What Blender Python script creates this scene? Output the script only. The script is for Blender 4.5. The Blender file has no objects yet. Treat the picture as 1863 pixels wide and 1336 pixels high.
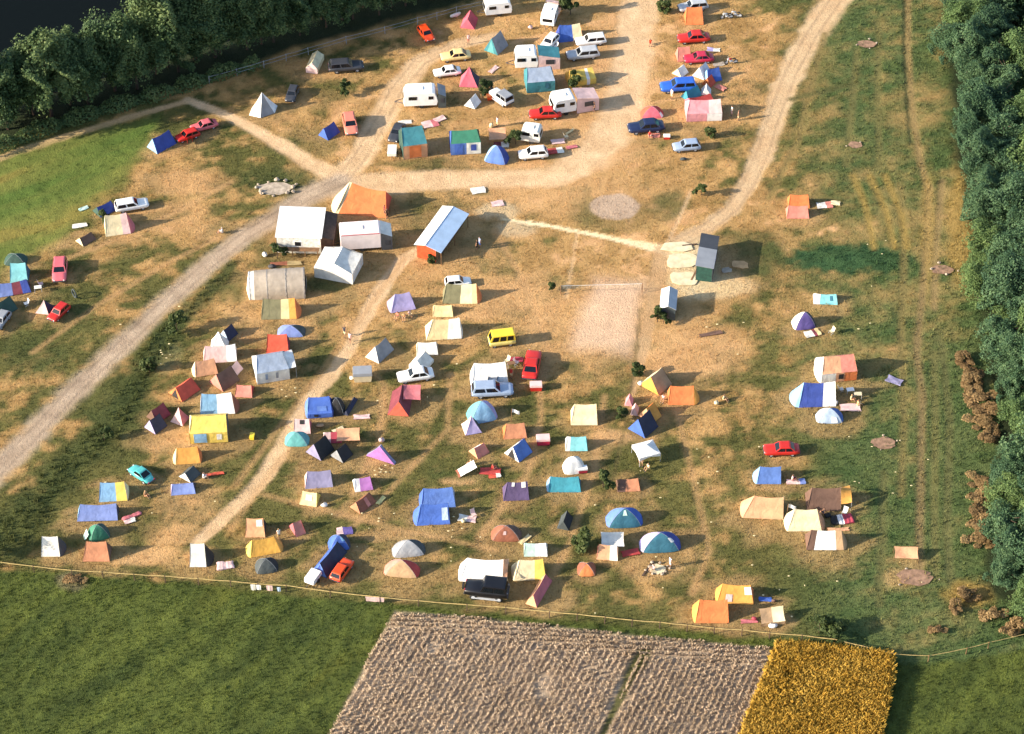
import bpy, bmesh, math, random
import numpy as np
from mathutils import Vector, Matrix
R = math.radians
random.seed(7)
scene = bpy.context.scene
COL = scene.collection

# ---------------------------------------------------------------- camera
DEP, DIST, TANH = R(43.0), 298.0, 0.208
PW, PH = 1863.0, 1336.0
CAMP = np.array([0.0, -DIST*math.cos(DEP), DIST*math.sin(DEP)])
FWD = np.array([0.0, math.cos(DEP), -math.sin(DEP)])
UPV = np.array([0.0, math.sin(DEP), math.cos(DEP)])

def proj(p):
    """world points (n,3) -> photograph pixels (n,2)"""
    q = np.asarray(p, float).reshape(-1, 3) - CAMP
    z = q @ FWD
    return np.stack([PW/2 + q[:, 0]/z/TANH*PW/2, PH/2 - (q @ UPV)/z/TANH*PW/2], 1)

def at(px, py, z=0.0):
    """point of the place at height z seen at a photograph pixel"""
    u = (px-PW/2)/(PW/2)*TANH
    v = (PH/2-py)/(PW/2)*TANH
    d = FWD + u*np.array([1.0, 0, 0]) + v*UPV
    t = (z-CAMP[2])/d[2]
    return CAMP + d*t

cam = bpy.data.cameras.new("camera")
cam.sensor_width = 36.0
cam.lens = 18.0/TANH
cam.clip_end = 3000
cam.clip_start = 1.0
camo = bpy.data.objects.new("camera", cam)
COL.objects.link(camo)
camo.location = CAMP
camo.rotation_euler = (R(90)-DEP, 0, 0)
scene.camera = camo

# ---------------------------------------------------------------- light
SUN_EL, SHADOW_ANG = R(21.5), R(15.0)        # shadows run to the right and a little away
sd = Vector((-math.cos(SHADOW_ANG)*math.cos(SUN_EL), -math.sin(SHADOW_ANG)*math.cos(SUN_EL), math.sin(SUN_EL)))
sun = bpy.data.lights.new("sun", 'SUN')
sun.energy = 4.8
sun.angle = R(0.5)
sun.color = (1.0, 0.865, 0.69)
suno = bpy.data.objects.new("sun", sun)
COL.objects.link(suno)
suno.rotation_euler = sd.to_track_quat('Z', 'Y').to_euler()
suno.location = (-100, -40, 120)
world = bpy.data.worlds.new("World")
scene.world = world
world.use_nodes = True
wn = world.node_tree
sky = wn.nodes.new('ShaderNodeTexSky')
sky.sky_type = 'NISHITA'
sky.sun_disc = False
sky.sun_elevation = SUN_EL
sky.sun_rotation = math.atan2(sd.x, sd.y)
sky.air_density = 1.0
sky.dust_density = 1.5
bg = wn.nodes['Background']
bg.inputs[1].default_value = 0.128
wn.links.new(sky.outputs[0], bg.inputs[0])
scene.view_settings.view_transform = 'Standard'
scene.view_settings.look = 'None'
scene.view_settings.exposure = 1.3
scene.view_settings.gamma = 1.0

# ---------------------------------------------------------------- materials
def lin(h):
    h = h.lstrip('#')
    c = [int(h[i:i+2], 16)/255 for i in (0, 2, 4)]
    return tuple((x/12.92 if x <= 0.04045 else ((x+0.055)/1.055)**2.4) for x in c)

PAL = dict(white='#e6e6e4', offwhite='#dedbd0', cream='#e3d3a4', paleyellow='#dfc588', peach='#d99c6c', tan='#b89468',
    khaki='#a8925c', olive='#7c7850', brown='#6a4a38', rust='#94502e', terracotta='#bf7a4e', orange='#e0741c', amber='#e09a18',
    gold='#e6a80c', yellow='#e3c43a', lemon='#dccf7a', orangered='#d8481c', red='#b82a22', crimson='#b02a44', maroon='#7c2436',
    pink='#d88c94', hotpink='#d4566e', palepink='#dcb8b4', rose='#c4626a', lilac='#a79cd0', lavender='#8a86ac', violet='#5a4a98', purple='#54406e',
    magenta='#b06ab8', navy='#1c2748', deepblue='#2444a0', blue='#2c5cb8', royal='#2f62c0', midblue='#4a76c4', skyblue='#7ab0d8', paleblue='#a8c0da',
    periwinkle='#6f86c8', aqua='#6cc0c8', turquoise='#4fa8a8', teal='#1f7f8c', cyan='#0f8fa4', petrol='#0e6680', green='#187a5c', darkgreen='#1d4a40',
    slate='#3c4648', grey='#8a8e94', silver='#a9adb2', steel='#8fa0b8', darkgrey='#3a3c42', black='#141418', concrete='#cdbf9e',
    mint='#b6d8cc', wood='#7a5a3c', darkwood='#4a382c', rubber='#18181a', glass='#10141a', chrome='#b0b4b8', salmon='#d47c68', stone='#a89a88', blush='#e4d6d2', burnt='#8c6e58')
MATS = {}

def base_mat(name):
    m = bpy.data.materials.new(name)
    m.use_nodes = True
    return m, m.node_tree, m.node_tree.nodes['Principled BSDF']

def noise_col(nt, col, amt, scale, coord='Object', detail=4):
    N, K = nt.nodes, nt.links
    tc = N.new('ShaderNodeTexCoord')
    tx = N.new('ShaderNodeTexNoise')
    tx.inputs['Scale'].default_value = scale
    tx.inputs['Detail'].default_value = detail
    K.new(tc.outputs[coord], tx.inputs['Vector'])
    mx = N.new('ShaderNodeMix')
    mx.data_type = 'RGBA'
    mx.inputs[6].default_value = (*[c*(1-amt) for c in col], 1)
    mx.inputs[7].default_value = (*[min(1, c*(1+amt*0.6)+amt*0.015) for c in col], 1)
    rp = N.new('ShaderNodeMapRange')
    rp.inputs[1].default_value = 0.3
    rp.inputs[2].default_value = 0.7
    K.new(tx.outputs['Fac'], rp.inputs[0])
    K.new(rp.outputs[0], mx.inputs[0])
    return mx.outputs[2], tx, tc

def bump(nt, bsdf, src, strength, dist):
    b = nt.nodes.new('ShaderNodeBump')
    b.inputs['Strength'].default_value = strength
    b.inputs['Distance'].default_value = dist
    nt.links.new(src, b.inputs['Height'])
    nt.links.new(b.outputs[0], bsdf.inputs['Normal'])

def cloth(c):
    k = ('cloth', c)
    if k in MATS: return MATS[k]
    m, nt, b = base_mat('canvas_'+c)
    l_ = lin(PAL[c])
    g_ = .3*l_[0]+.55*l_[1]+.15*l_[2]
    o, tx, tc = noise_col(nt, tuple(x*.86+g_*.12+.012 for x in l_), 0.22, 1.1, detail=6)
    # cloth lets a little light through
    nt.links.new(o, b.inputs['Base Color'])
    b.inputs['Roughness'].default_value = 0.75
    t2 = nt.nodes.new('ShaderNodeTexNoise')
    t2.inputs['Scale'].default_value = 1.3
    t2.inputs['Detail'].default_value = 3
    t2.inputs['Distortion'].default_value = 1.2
    nt.links.new(tc.outputs['Object'], t2.inputs['Vector'])
    bump(nt, b, t2.outputs['Fac'], 0.42, 0.14)
    tr = nt.nodes.new('ShaderNodeBsdfTranslucent')
    nt.links.new(o, tr.inputs['Color'])
    ms = nt.nodes.new('ShaderNodeMixShader')
    ms.inputs[0].default_value = 0.128
    nt.links.new(b.outputs[0], ms.inputs[1])
    nt.links.new(tr.outputs[0], ms.inputs[2])
    nt.links.new(ms.outputs[0], nt.nodes['Material Output'].inputs[0])
    MATS[k] = m
    return m

def paint(c, rough=0.32, metal=0.0):
    k = ('paint', c, rough, metal)
    if k in MATS: return MATS[k]
    m, nt, b = base_mat('paint_'+c)
    o, tx, tc = noise_col(nt, lin(PAL[c]), 0.12, 1.3)
    nt.links.new(o, b.inputs['Base Color'])
    b.inputs['Roughness'].default_value = rough
    b.inputs['Metallic'].default_value = metal
    MATS[k] = m
    return m

def solid(c, rough=0.7, amt=0.25, scale=3.0, bmp=0.3):
    k = ('solid', c, rough, amt, scale)
    if k in MATS: return MATS[k]
    m, nt, b = base_mat('surface_'+c)
    o, tx, tc = noise_col(nt, lin(PAL[c]), amt, scale)
    nt.links.new(o, b.inputs['Base Color'])
    b.inputs['Roughness'].default_value = rough
    bump(nt, b, tx.outputs['Fac'], bmp, 0.05)
    MATS[k] = m
    return m

def corrugated(c, axis, step=0.18):
    k = ('corr', c, axis, step)
    if k in MATS: return MATS[k]
    m, nt, b = base_mat('sheet_metal_'+c)
    o, tx, tc = noise_col(nt, lin(PAL[c]), 0.14, 0.9)
    w = nt.nodes.new('ShaderNodeTexWave')
    w.wave_type = 'BANDS'
    w.bands_direction = axis
    w.inputs['Scale'].default_value = 0.314/step
    nt.links.new(tc.outputs['Object'], w.inputs['Vector'])
    nt.links.new(o, b.inputs['Base Color'])
    b.inputs['Roughness'].default_value = 0.5
    b.inputs['Metallic'].default_value = 0.0
    bump(nt, b, w.outputs['Fac'], 0.5, 0.04)
    MATS[k] = m
    return m

def planks(c, axis='Z', step=0.16):
    k = ('plank', c, axis)
    if k in MATS: return MATS[k]
    m, nt, b = base_mat('planks_'+c)
    o, tx, tc = noise_col(nt, lin(PAL[c]), 0.35, 2.5)
    w = nt.nodes.new('ShaderNodeTexWave')
    w.bands_direction = axis
    w.wave_profile = 'SAW'
    w.inputs['Scale'].default_value = 0.314/step
    nt.links.new(tc.outputs['Object'], w.inputs['Vector'])
    nt.links.new(o, b.inputs['Base Color'])
    b.inputs['Roughness'].default_value = 0.8
    bump(nt, b, w.outputs['Fac'], 0.5, 0.03)
    MATS[k] = m
    return m

def glass():
    return paint('glass', 0.12)

def foliage(name, cols, trans=0.25):
    k = ('fol', name)
    if k in MATS: return MATS[k]
    m, nt, b = base_mat(name)
    N, K = nt.nodes, nt.links
    g = N.new('ShaderNodeNewGeometry')
    oi = N.new('ShaderNodeObjectInfo')
    ramp = N.new('ShaderNodeValToRGB')
    e = ramp.color_ramp.elements
    e[0].position = 0.0
    e[0].color = (*cols[0], 1)
    e[1].position = 1.0
    e[1].color = (*cols[-1], 1)
    for i, c in enumerate(cols[1:-1]):
        n = e.new((i+1)/(len(cols)-1))
        n.color = (*c, 1)
    tc = N.new('ShaderNodeTexCoord')
    tx = N.new('ShaderNodeTexNoise')
    tx.inputs['Scale'].default_value = 0.45
    tx.inputs['Detail'].default_value = 2
    K.new(tc.outputs['Object'], tx.inputs['Vector'])
    a = N.new('ShaderNodeMath')
    a.operation = 'MULTIPLY_ADD'
    K.new(g.outputs['Random Per Island'], a.inputs[0])
    a.inputs[1].default_value = 0.45
    mr = N.new('ShaderNodeMapRange')
    mr.inputs[1].default_value = 0.3
    mr.inputs[2].default_value = 0.7
    mr.inputs[3].default_value = 0.0
    mr.inputs[4].default_value = 0.45
    K.new(tx.outputs['Fac'], mr.inputs[0])
    K.new(mr.outputs[0], a.inputs[2])
    a2 = N.new('ShaderNodeMath')
    a2.operation = 'MULTIPLY_ADD'
    K.new(oi.outputs['Random'], a2.inputs[0])
    a2.inputs[1].default_value = 0.22
    K.new(a.outputs[0], a2.inputs[2])
    K.new(a2.outputs[0], ramp.inputs[0])
    K.new(ramp.outputs[0], b.inputs['Base Color'])
    b.inputs['Roughness'].default_value = 0.65
    b.inputs['Specular IOR Level'].default_value = 0.25
    tr = N.new('ShaderNodeBsdfTranslucent')
    K.new(ramp.outputs[0], tr.inputs['Color'])
    ms = N.new('ShaderNodeMixShader')
    ms.inputs[0].default_value = trans
    K.new(b.outputs[0], ms.inputs[1])
    K.new(tr.outputs[0], ms.inputs[2])
    K.new(ms.outputs[0], N['Material Output'].inputs[0])
    MATS[k] = m
    return m

# ---------------------------------------------------------------- mesh helpers
class MB:
    """collects shapes that end up as ONE mesh object"""
    def __init__(s): s.v, s.f = [], []
    def add(s, vs, fs):
        o = len(s.v)
        s.v += [tuple(map(float, v)) for v in vs]
        s.f += [tuple(i+o for i in f) for f in fs]
        return s
    def box(s, x0, y0, z0, x1, y1, z1):
        return s.add([(x0,y0,z0),(x1,y0,z0),(x1,y1,z0),(x0,y1,z0),(x0,y0,z1),(x1,y0,z1),(x1,y1,z1),(x0,y1,z1)],
                     [(0,3,2,1),(4,5,6,7),(0,1,5,4),(1,2,6,5),(2,3,7,6),(3,0,4,7)])
    def tube(s, a, b, r, r2=None, n=6):
        a, b = Vector(a), Vector(b)
        r2 = r if r2 is None else r2
        d = (b-a).normalized()
        x = d.orthogonal().normalized()
        y = d.cross(x)
        vs = []
        for p, q in ((a, r), (b, r2)):
            for i in range(n):
                t = 2*math.pi*i/n
                vs.append(p+(x*math.cos(t)+y*math.sin(t))*q)
        fs = [(i, (i+1) % n, n+(i+1) % n, n+i) for i in range(n)] + [tuple(range(n-1, -1, -1)), tuple(range(n, 2*n))]
        return s.add(vs, fs)
    def grid(s, fn, nu, nv):
        vs = [fn(i/nu, j/nv) for i in range(nu+1) for j in range(nv+1)]
        fs = [(i*(nv+1)+j, (i+1)*(nv+1)+j, (i+1)*(nv+1)+j+1, i*(nv+1)+j+1) for i in range(nu) for j in range(nv)]
        return s.add(vs, fs)
    def loft(s, secs, cap=True):
        n = len(secs[0])
        vs = [p for q in secs for p in q]
        fs = [(k*n+i, k*n+(i+1) % n, (k+1)*n+(i+1) % n, (k+1)*n+i) for k in range(len(secs)-1) for i in range(n)]
        if cap: fs += [tuple(range(n-1, -1, -1)), tuple(range((len(secs)-1)*n, len(secs)*n))]
        return s.add(vs, fs)
    def blob(s, c, r, seed=0, rough=0.2, n=8):
        rnd = random.Random(seed)
        vs, fs = [], []
        m = n//2+1
        ph = [rnd.uniform(0, 6.28) for _ in range(6)]
        for i in range(m):
            t = math.pi*i/(m-1)
            for j in range(n):
                p = 2*math.pi*j/n
                k = 1+rough*(math.sin(2*p+ph[0])*math.sin(t*2+ph[1])+0.6*math.sin(3*p+ph[2]+t*3))
                vs.append((c[0]+r[0]*k*math.sin(t)*math.cos(p), c[1]+r[1]*k*math.sin(t)*math.sin(p), c[2]+r[2]*k*math.cos(t)))
        fs = [(i*n+j, (i+1)*n+j, (i+1)*n+(j+1) % n, i*n+(j+1) % n) for i in range(m-1) for j in range(n)]
        return s.add(vs, fs)
    def build(s, name, mat, parent=None, smooth=False):
        me = bpy.data.meshes.new(name)
        me.from_pydata(s.v, [], s.f)
        me.update()
        if smooth: me.polygons.foreach_set('use_smooth', [True]*len(me.polygons))
        me.materials.append(mat)
        o = bpy.data.objects.new(name, me)
        COL.objects.link(o)
        if parent is not None: o.parent = parent
        return o

def tag(o, label=None, cat=None, group=None, kind=None):
    if label: o['label'] = label
    if cat: o['category'] = cat
    if group: o['group'] = group
    if kind: o['kind'] = kind
    return o

def thing(name, loc, ang, label, cat, group=None):
    o = bpy.data.objects.new(name, None)
    o.empty_display_size = 0.3
    COL.objects.link(o)
    o.location = (loc[0], loc[1], loc[2] if len(loc) > 2 else 0)
    o.rotation_euler = (0, 0, ang)
    return tag(o, label, cat, group)

def copy_tree(o, parent=None):
    c = o.copy()
    COL.objects.link(c)
    if parent is not None: c.parent = parent
    for ch in list(o.children): copy_tree(ch, c)
    return c

TRAMPLED = []      # worn ground round the things: (x, y, radius)
# ---------------------------------------------------------------- fitting a footprint to where the photo shows it
def fit(bb, ang, L, W, H, hull, hr=(0.5, 0.85), mode='free'):
    """world position and size for a shape whose outline spans bb (photo pixels).
    hull(L,W,H) -> local points of the outline; mode 'fixed' keeps proportions"""
    x0, y0, x1, y1 = bb
    ca, sa = math.cos(ang), math.sin(ang)
    c = at((x0+x1)/2, y1)
    side = abs(ca) > 0.8
    endon = abs(ca) < 0.45
    for it in range(40):
        p = np.array(hull(L, W, H), float)
        q = np.stack([c[0]+p[:, 0]*ca-p[:, 1]*sa, c[1]+p[:, 0]*sa+p[:, 1]*ca, p[:, 2]], 1)
        s = proj(q)
        bx0, by0 = s.min(0)
        bx1, by1 = s.max(0)
        kw = (x1-x0)/max(1, bx1-bx0)
        kh = (y1-y0)/max(1, by1-by0)
        if mode == 'fixed':
            pass
        elif side:
            L *= kw**0.8
            h2 = H*kh**0.9
            H = min(max(h2, hr[0]*W), hr[1]*W)
            if abs(H-h2) > 1e-4: W *= kh**0.5
        elif endon:
            W *= kw**0.8
            H = min(max(H*kh**0.3, hr[0]*W), hr[1]*W)
            L *= kh**0.6
        else:
            L *= kw**0.7
            W *= kw**0.7
            h2 = H*kh**0.9
            H = min(max(h2, hr[0]*W), hr[1]*W)
            if abs(H-h2) > 1e-4: L *= kh**0.25; W *= kh**0.25
        L, W, H = max(L, .5), max(W, .4), max(H, .25)
        cp = proj(np.array([[c[0], c[1], 0.0]]))[0]
        c = at(cp[0]+((x0+x1)-(bx0+bx1))/2, cp[1]+(y1-by1))
    return c, L, W, H

def strips_of(s):
    out = []
    for q in s.split(','):
        if ':' in q:
            a, b = q.split(':')
            out.append((a, float(b)))
        else: out.append((q, 1.0))
    t = sum(b for a, b in out)
    return [(a, b/t) for a, b in out]

TENTS = 'tents pitched on the campsite'

def lerp(a, b, t): return tuple(a[i]+(b[i]-a[i])*t for i in range(3))

def ridge(bb, deg, strips, label, ea=None, eb=None, far=None, asp=1.35, hw=0.0, ia=0.08, ib=0.08, ba=0.0, bbl=0.0,
          za=1.0, zb=1.0, hr=(0.5, 0.85), door=None, aw=None, win=None, wall=None, cat='tent', name='ridge_tent', sag=0.05, top=None, over=0.0, patch=None):
    """A-frame, bell-ended, hipped or walled tent; ridge along local x, local -x end on the left"""
    a = R(deg)
    def hull(L, W, H):
        e = hw*H
        p = [(-L/2, -W/2, 0), (L/2, -W/2, 0), (L/2, W/2, 0), (-L/2, W/2, 0), (-L/2+ia*L, 0, H*za), (L/2-ib*L, 0, H*zb)]
        if ba: p.append((-L/2-ba*W, 0, 0))
        if bbl: p.append((L/2+bbl*W, 0, 0))
        if hw: p += [(x, y, e) for x in (-L/2, L/2) for y in (-W/2, W/2)]
        return p
    W0 = 2.0
    c, L, W, H = fit(bb, a, W0*asp, W0, 1.3, hull, hr)
    root = thing(name, c, a, label, cat, TENTS)
    st = strips_of(strips)
    ea = ea or st[0][0]
    eb = eb or st[-1][0]  # calls often give right ends deeper tones, shade put into the cloth colour
    e = hw*H
    sg = sag*W*0.5
    rid = lambda u: (-L/2+ia*L+(L-(ia+ib)*L)*u, 0.0, H*(za+(zb-za)*u) - 0.05*L*math.sin(math.pi*u)*(0.6 if hw else 1))
    u0 = 0.0
    for col, fr in st:
        u1 = u0+fr
        m = {-1: MB(), 1: MB()}
        for sgn in (-1, 1):
            def fn(i, j, sgn=sgn):
                u = u0+(u1-u0)*i
                lo = (-L/2+L*u, sgn*W/2*(1.0+over), e-over*W*0.3)
                hi = rid(u)
                p = lerp(lo, hi, j)
                d = sg*4*j*(1-j)
                wob = 0.012*math.sin(u*17+sgn)*math.sin(j*5)
                return (p[0], p[1]-sgn*d*0.6+wob, p[2]-d*0.6+wob)
            m[sgn].grid(fn, max(3, int(8*fr)), 5)
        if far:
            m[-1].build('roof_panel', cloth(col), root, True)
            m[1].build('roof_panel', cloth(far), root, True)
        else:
            k = MB()
            k.add(m[-1].v, m[-1].f); k.add(m[1].v, m[1].f)
            k.build('roof_panel', cloth(col), root, True)
        u0 = u1
    # ends
    for sgn, b, z, ins, col in ((-1, ba, za, ia, ea), (1, bbl, zb, ib, eb)):
        n = 7 if b else 1
        k = MB()
        apex = (sgn*(L/2-ins*L), 0, H*z)
        base, eave = [], []
        for i in range(n+1):
            t = math.pi*i/n if b else 0
            if b:
                x, y = sgn*(L/2+b*W*math.sin(t)), -W/2*math.cos(t)
            else:
                x, y = sgn*L/2, -W/2+W*i/n
            base.append((x, y, 0.0))
            eave.append((x, y, e))
        if hw:
            for i in range(n): k.add([base[i], base[i+1], eave[i+1], eave[i]], [(0, 1, 2, 3)])
        for i in range(n): k.add([eave[i], eave[i+1], apex], [(0, 1, 2)])
        k.build('end_panel', cloth(col), root)
        if door and door[0] in ('-' if sgn < 0 else '+'):
            dx = sgn*0.012
            w2 = 0.5 if hw == 0 else 0.28
            zt = H*z*0.86 if hw == 0 else H*0.72
            f = zt/(H*z)
            pts = [(sgn*L/2+dx, -W*w2/2, 0.02), (sgn*L/2+dx, W*w2/2, 0.02), (sgn*(L/2-ins*L*f)+dx, 0, zt)] if not b else \
                  [(sgn*(L/2+b*W*0.96)+dx, -W*.13, 0.02), (sgn*(L/2+b*W*0.96)+dx, W*.13, 0.02), (sgn*(L/2-ins*L*f+b*W*(1-f))+dx*3, 0, zt)]
            MB().add(pts, [(0, 1, 2)]).build('door_flap', cloth(door[1:]), root)
        MB().tube((apex[0]+sgn*0.03, 0, 0), (apex[0]+sgn*0.03, 0, H*z+0.07), 0.016).build('tent_pole', paint('chrome', 0.4), root) if not b and ins < 0.05 else None
    if hw:
        wc = strips_of(wall) if wall else st
        for sgn in (-1, 1):
            u0 = 0.0
            for col, fr in wc:
                x0, x1 = -L/2+L*u0, -L/2+L*(u0+fr)
                MB().grid(lambda i, j: (x0+(x1-x0)*i, sgn*(W/2*0.99+0.02*math.sin(9*i)*math.sin(3*j)), e*j), 5, 3).build('side_wall', cloth(col), root, True)
                u0 += fr
        if win:
            for (cx, wd, wc_) in win:      # windows on the wall turned to the camera
                m = MB()
                yy = -W/2-0.035
                zlo, zhi = (.08, .94) if wd > 1.0 else (.32, .85)
                m.box(L*(cx-0.5)-wd/2, yy, e*zlo, L*(cx-0.5)+wd/2, yy+0.012, e*zhi)
                m.build('window', cloth(wc_), root)
    if patch:        # a cloth thrown over the roof on the near side: (u, v, width, length, colour)
        for (u, v, wu, wv, col) in patch:
            def fp(i, j):
                uu = min(1, max(0, u+(i-0.5)*wu))
                vv = min(1, max(0, v+(j-0.5)*wv))
                p = lerp((-L/2+L*uu, -W/2, e), rid(uu), vv)
                d = sg*4*vv*(1-vv)
                return (p[0], p[1]+d*.6-0.03, p[2]-d*.6+0.045)
            MB().grid(fp, 3, 3).build('cloth_patch', cloth(col), root, True)
    if aw:           # porch roof on two poles: (end, length, colour, height factor)
        sgn = -1 if aw[0] == '-' else 1
        ln, col, hf = aw[1], aw[2], aw[3]
        x0 = sgn*(L/2-(ia if sgn < 0 else ib)*L)
        def fa(i, j):
            y = (-0.5+j)*W*0.95
            rz = H*0.99*(1-abs(2*j-1)*(0.55 if not hw else (1-hw)))
            z = rz*(1-i)+(H*hf*(1-0.25*abs(2*j-1)))*i - 0.06*math.sin(math.pi*i)
            return (x0+sgn*(0.02+i*ln), y, z)
        MB().grid(fa, 4, 6).build('awning', cloth(col), root, True)
        for y in (-W*.46, W*.46):
            MB().tube((x0+sgn*ln, y, 0), (x0+sgn*ln, y, H*hf*.78), 0.018).build('tent_pole', paint('chrome', 0.4), root)
    TRAMPLED.append((c[0], c[1], max(L, W)))
    return root

def dome(bb, deg, cols, label, asp=1.15, hr=(0.5, 0.75), pw=1.75, ex=.86, patch=None, cat='tent', name='dome_tent', porch=None, poles='grey'):
    """igloo tent of four cloth panels between crossed poles; cols: left, near, right, far"""
    a = R(deg)
    def hull(L, W, H):
        return [(L/2*math.cos(t)*f, W/2*math.sin(t)*f, H*zz) for t in np.linspace(0, 6.28, 13) for f, zz in ((1, 0), (0.75, .6), (.4, .9))]
    c, L, W, H = fit(bb, a, 2.0*asp, 2.0, 1.3, hull, hr)
    root = thing(name, c, a, label, cat, TENTS)
    cs = cols.split(',')
    while len(cs) < 4: cs.append(cs[-1])
    def P(t, r):
        # footprint a rounded hexagon/rectangle
        ct, s_ = math.cos(t), math.sin(t)
        k = (abs(ct)**4.5+abs(s_)**4.5)**(-1/4.5)
        z = H*max(0, 1-r**pw)**ex
        dip = 1-0.05*math.cos(4*t)*math.sin(math.pi*r)
        return (L/2*ct*k*r*dip, W/2*s_*k*r*dip, z)
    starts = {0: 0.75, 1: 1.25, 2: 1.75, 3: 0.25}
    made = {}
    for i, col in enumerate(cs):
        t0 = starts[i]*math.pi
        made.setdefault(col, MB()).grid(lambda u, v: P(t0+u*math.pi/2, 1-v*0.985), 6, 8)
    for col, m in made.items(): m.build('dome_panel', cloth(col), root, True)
    for t0 in (0.25*math.pi, 0.75*math.pi):
        k = MB()
        pts = [P(t0, r) for r in np.linspace(1, 0.02, 8)] + [P(t0+math.pi, r) for r in np.linspace(0.02, 1, 8)]
        for p, q in zip(pts[:-1], pts[1:]):
            k.tube((p[0], p[1], p[2]+.015), (q[0], q[1], q[2]+.015), 0.014, n=5)
        k.build('tent_pole', paint(poles, 0.5), root)
    if patch:
        for (t, r, s_, col) in patch:
            MB().grid(lambda u, v: tuple(x+o for x, o in zip(P(math.pi*t+(u-.5)*s_*1.4, min(.98, max(.05, r+(v-.5)*s_))), (0, -0.03, 0.04))), 3, 3).build('cloth_patch', cloth(col), root, True)
    if porch:
        col = porch
        MB().grid(lambda u, v: (-L/2*0.95-0.5*v, (u-.5)*W*0.5*(1-.2*v), H*0.55*(1-v)+0.02), 4, 3).build('porch_flap', cloth(col), root, True)
    TRAMPLED.append((c[0], c[1], max(L, W)))
    return root

def pyramid(bb, deg, cols, label, n=4, hr=(0.6, 1.0), asp=1.0, name='pyramid_tent', cat='tent', door=None):
    a = R(deg)
    def hull(L, W, H):
        return [(L/2*math.cos(t), W/2*math.sin(t), 0) for t in np.linspace(0, 2*math.pi, n+1)]+[(0, 0, H)]
    c, L, W, H = fit(bb, a, 2.2*asp, 2.2, 1.6, hull, hr)
    root = thing(name, c, a, label, cat, TENTS)
    cs = cols.split(',')
    for i in range(n):
        t0, t1 = 2*math.pi*i/n, 2*math.pi*(i+1)/n
        A, B = (L/2*math.cos(t0), W/2*math.sin(t0), 0), (L/2*math.cos(t1), W/2*math.sin(t1), 0)
        def fn(u, v):
            p = lerp(lerp(A, B, u), (0, 0, H), v*0.99)
            d = 0.05*W*4*v*(1-v)*(1-abs(2*u-1)*0.5)
            q = math.hypot(p[0], p[1])+1e-6
            return (p[0]-p[0]/q*d, p[1]-p[1]/q*d, p[2]-d*.3)
        MB().grid(fn, 3, 6).build('tent_panel', cloth(cs[i % len(cs)]), root, True)
    MB().tube((0, 0, 0), (0, 0, H+0.12), 0.025).build('tent_pole', paint('wood', .6), root)
    TRAMPLED.append((c[0], c[1], max(L, W)))
    return root

def tunnel(bb, deg, strips, label, asp=1.6, hr=(0.4, 0.7), ea='grey', eb='black', ta=0.8, tb=1.0, name='tunnel_tent', cat='tent', ribs=True, opening=None, flat=1.0):
    a = R(deg)
    def sec(x, k, L, W, H): return [(x, -W/2*k*math.cos(t), H*k*math.sin(t)**flat) for t in np.linspace(0, math.pi, 11)]
    def hull(L, W, H): return [p for x, k in ((-L/2, ta), (0, 1), (L/2, tb)) for p in sec(x, k, L, W, H)]
    c, L, W, H = fit(bb, a, 2.2*asp, 2.2, 1.4, hull, hr)
    root = thing(name, c, a, label, cat, TENTS)
    kf = lambda u: ta+(1-ta)*min(1, u*2.2)**0.6 if u < .5 else 1+(tb-1)*((u-.5)*2)**2
    u0 = 0.0
    for col, fr in strips_of(strips):
        u1 = u0+fr
        def fn(i, j):
            u = u0+(u1-u0)*i
            k = kf(u)*(1-0.018*math.sin(u*math.pi*8)**2)
            t = math.pi*j
            return (-L/2+L*u, -W/2*k*math.cos(t), H*k*math.sin(t)**flat)
        MB().grid(fn, max(4, int(16*fr)), 14).build('tunnel_panel', cloth(col), root, True)
        u0 = u1
    for sgn, k, col in ((-1, ta, ea), (1, tb, eb)):
        p = sec(sgn*(L/2-0.005), k*.99, L, W, H)
        m = MB()
        ap = (sgn*(L/2+(0.35 if sgn < 0 else 0.12)), 0, 0)
        m.add(p+[ap], [(i, i+1, len(p)) for i in range(len(p)-1)])
        m.build('end_panel', cloth(col), root)
    if opening:
        p = sec(L/2+0.10, tb*.62, L, W, H)
        MB().add([(x+0.05, y, z) for x, y, z in p], [tuple(range(len(p)))]).build('doorway', cloth(opening), root)
    if ribs:
        for u in (0.02, 0.33, 0.66, 0.98):
            m = MB()
            q = sec(-L/2+L*u, kf(u)*1.008, L, W, H)
            for s_, t_ in zip(q[:-1], q[1:]): m.tube(s_, t_, 0.02, n=5)
            m.build('tent_pole', paint('grey', .5), root)
    TRAMPLED.append((c[0], c[1], max(L, W)))
    return root

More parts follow.
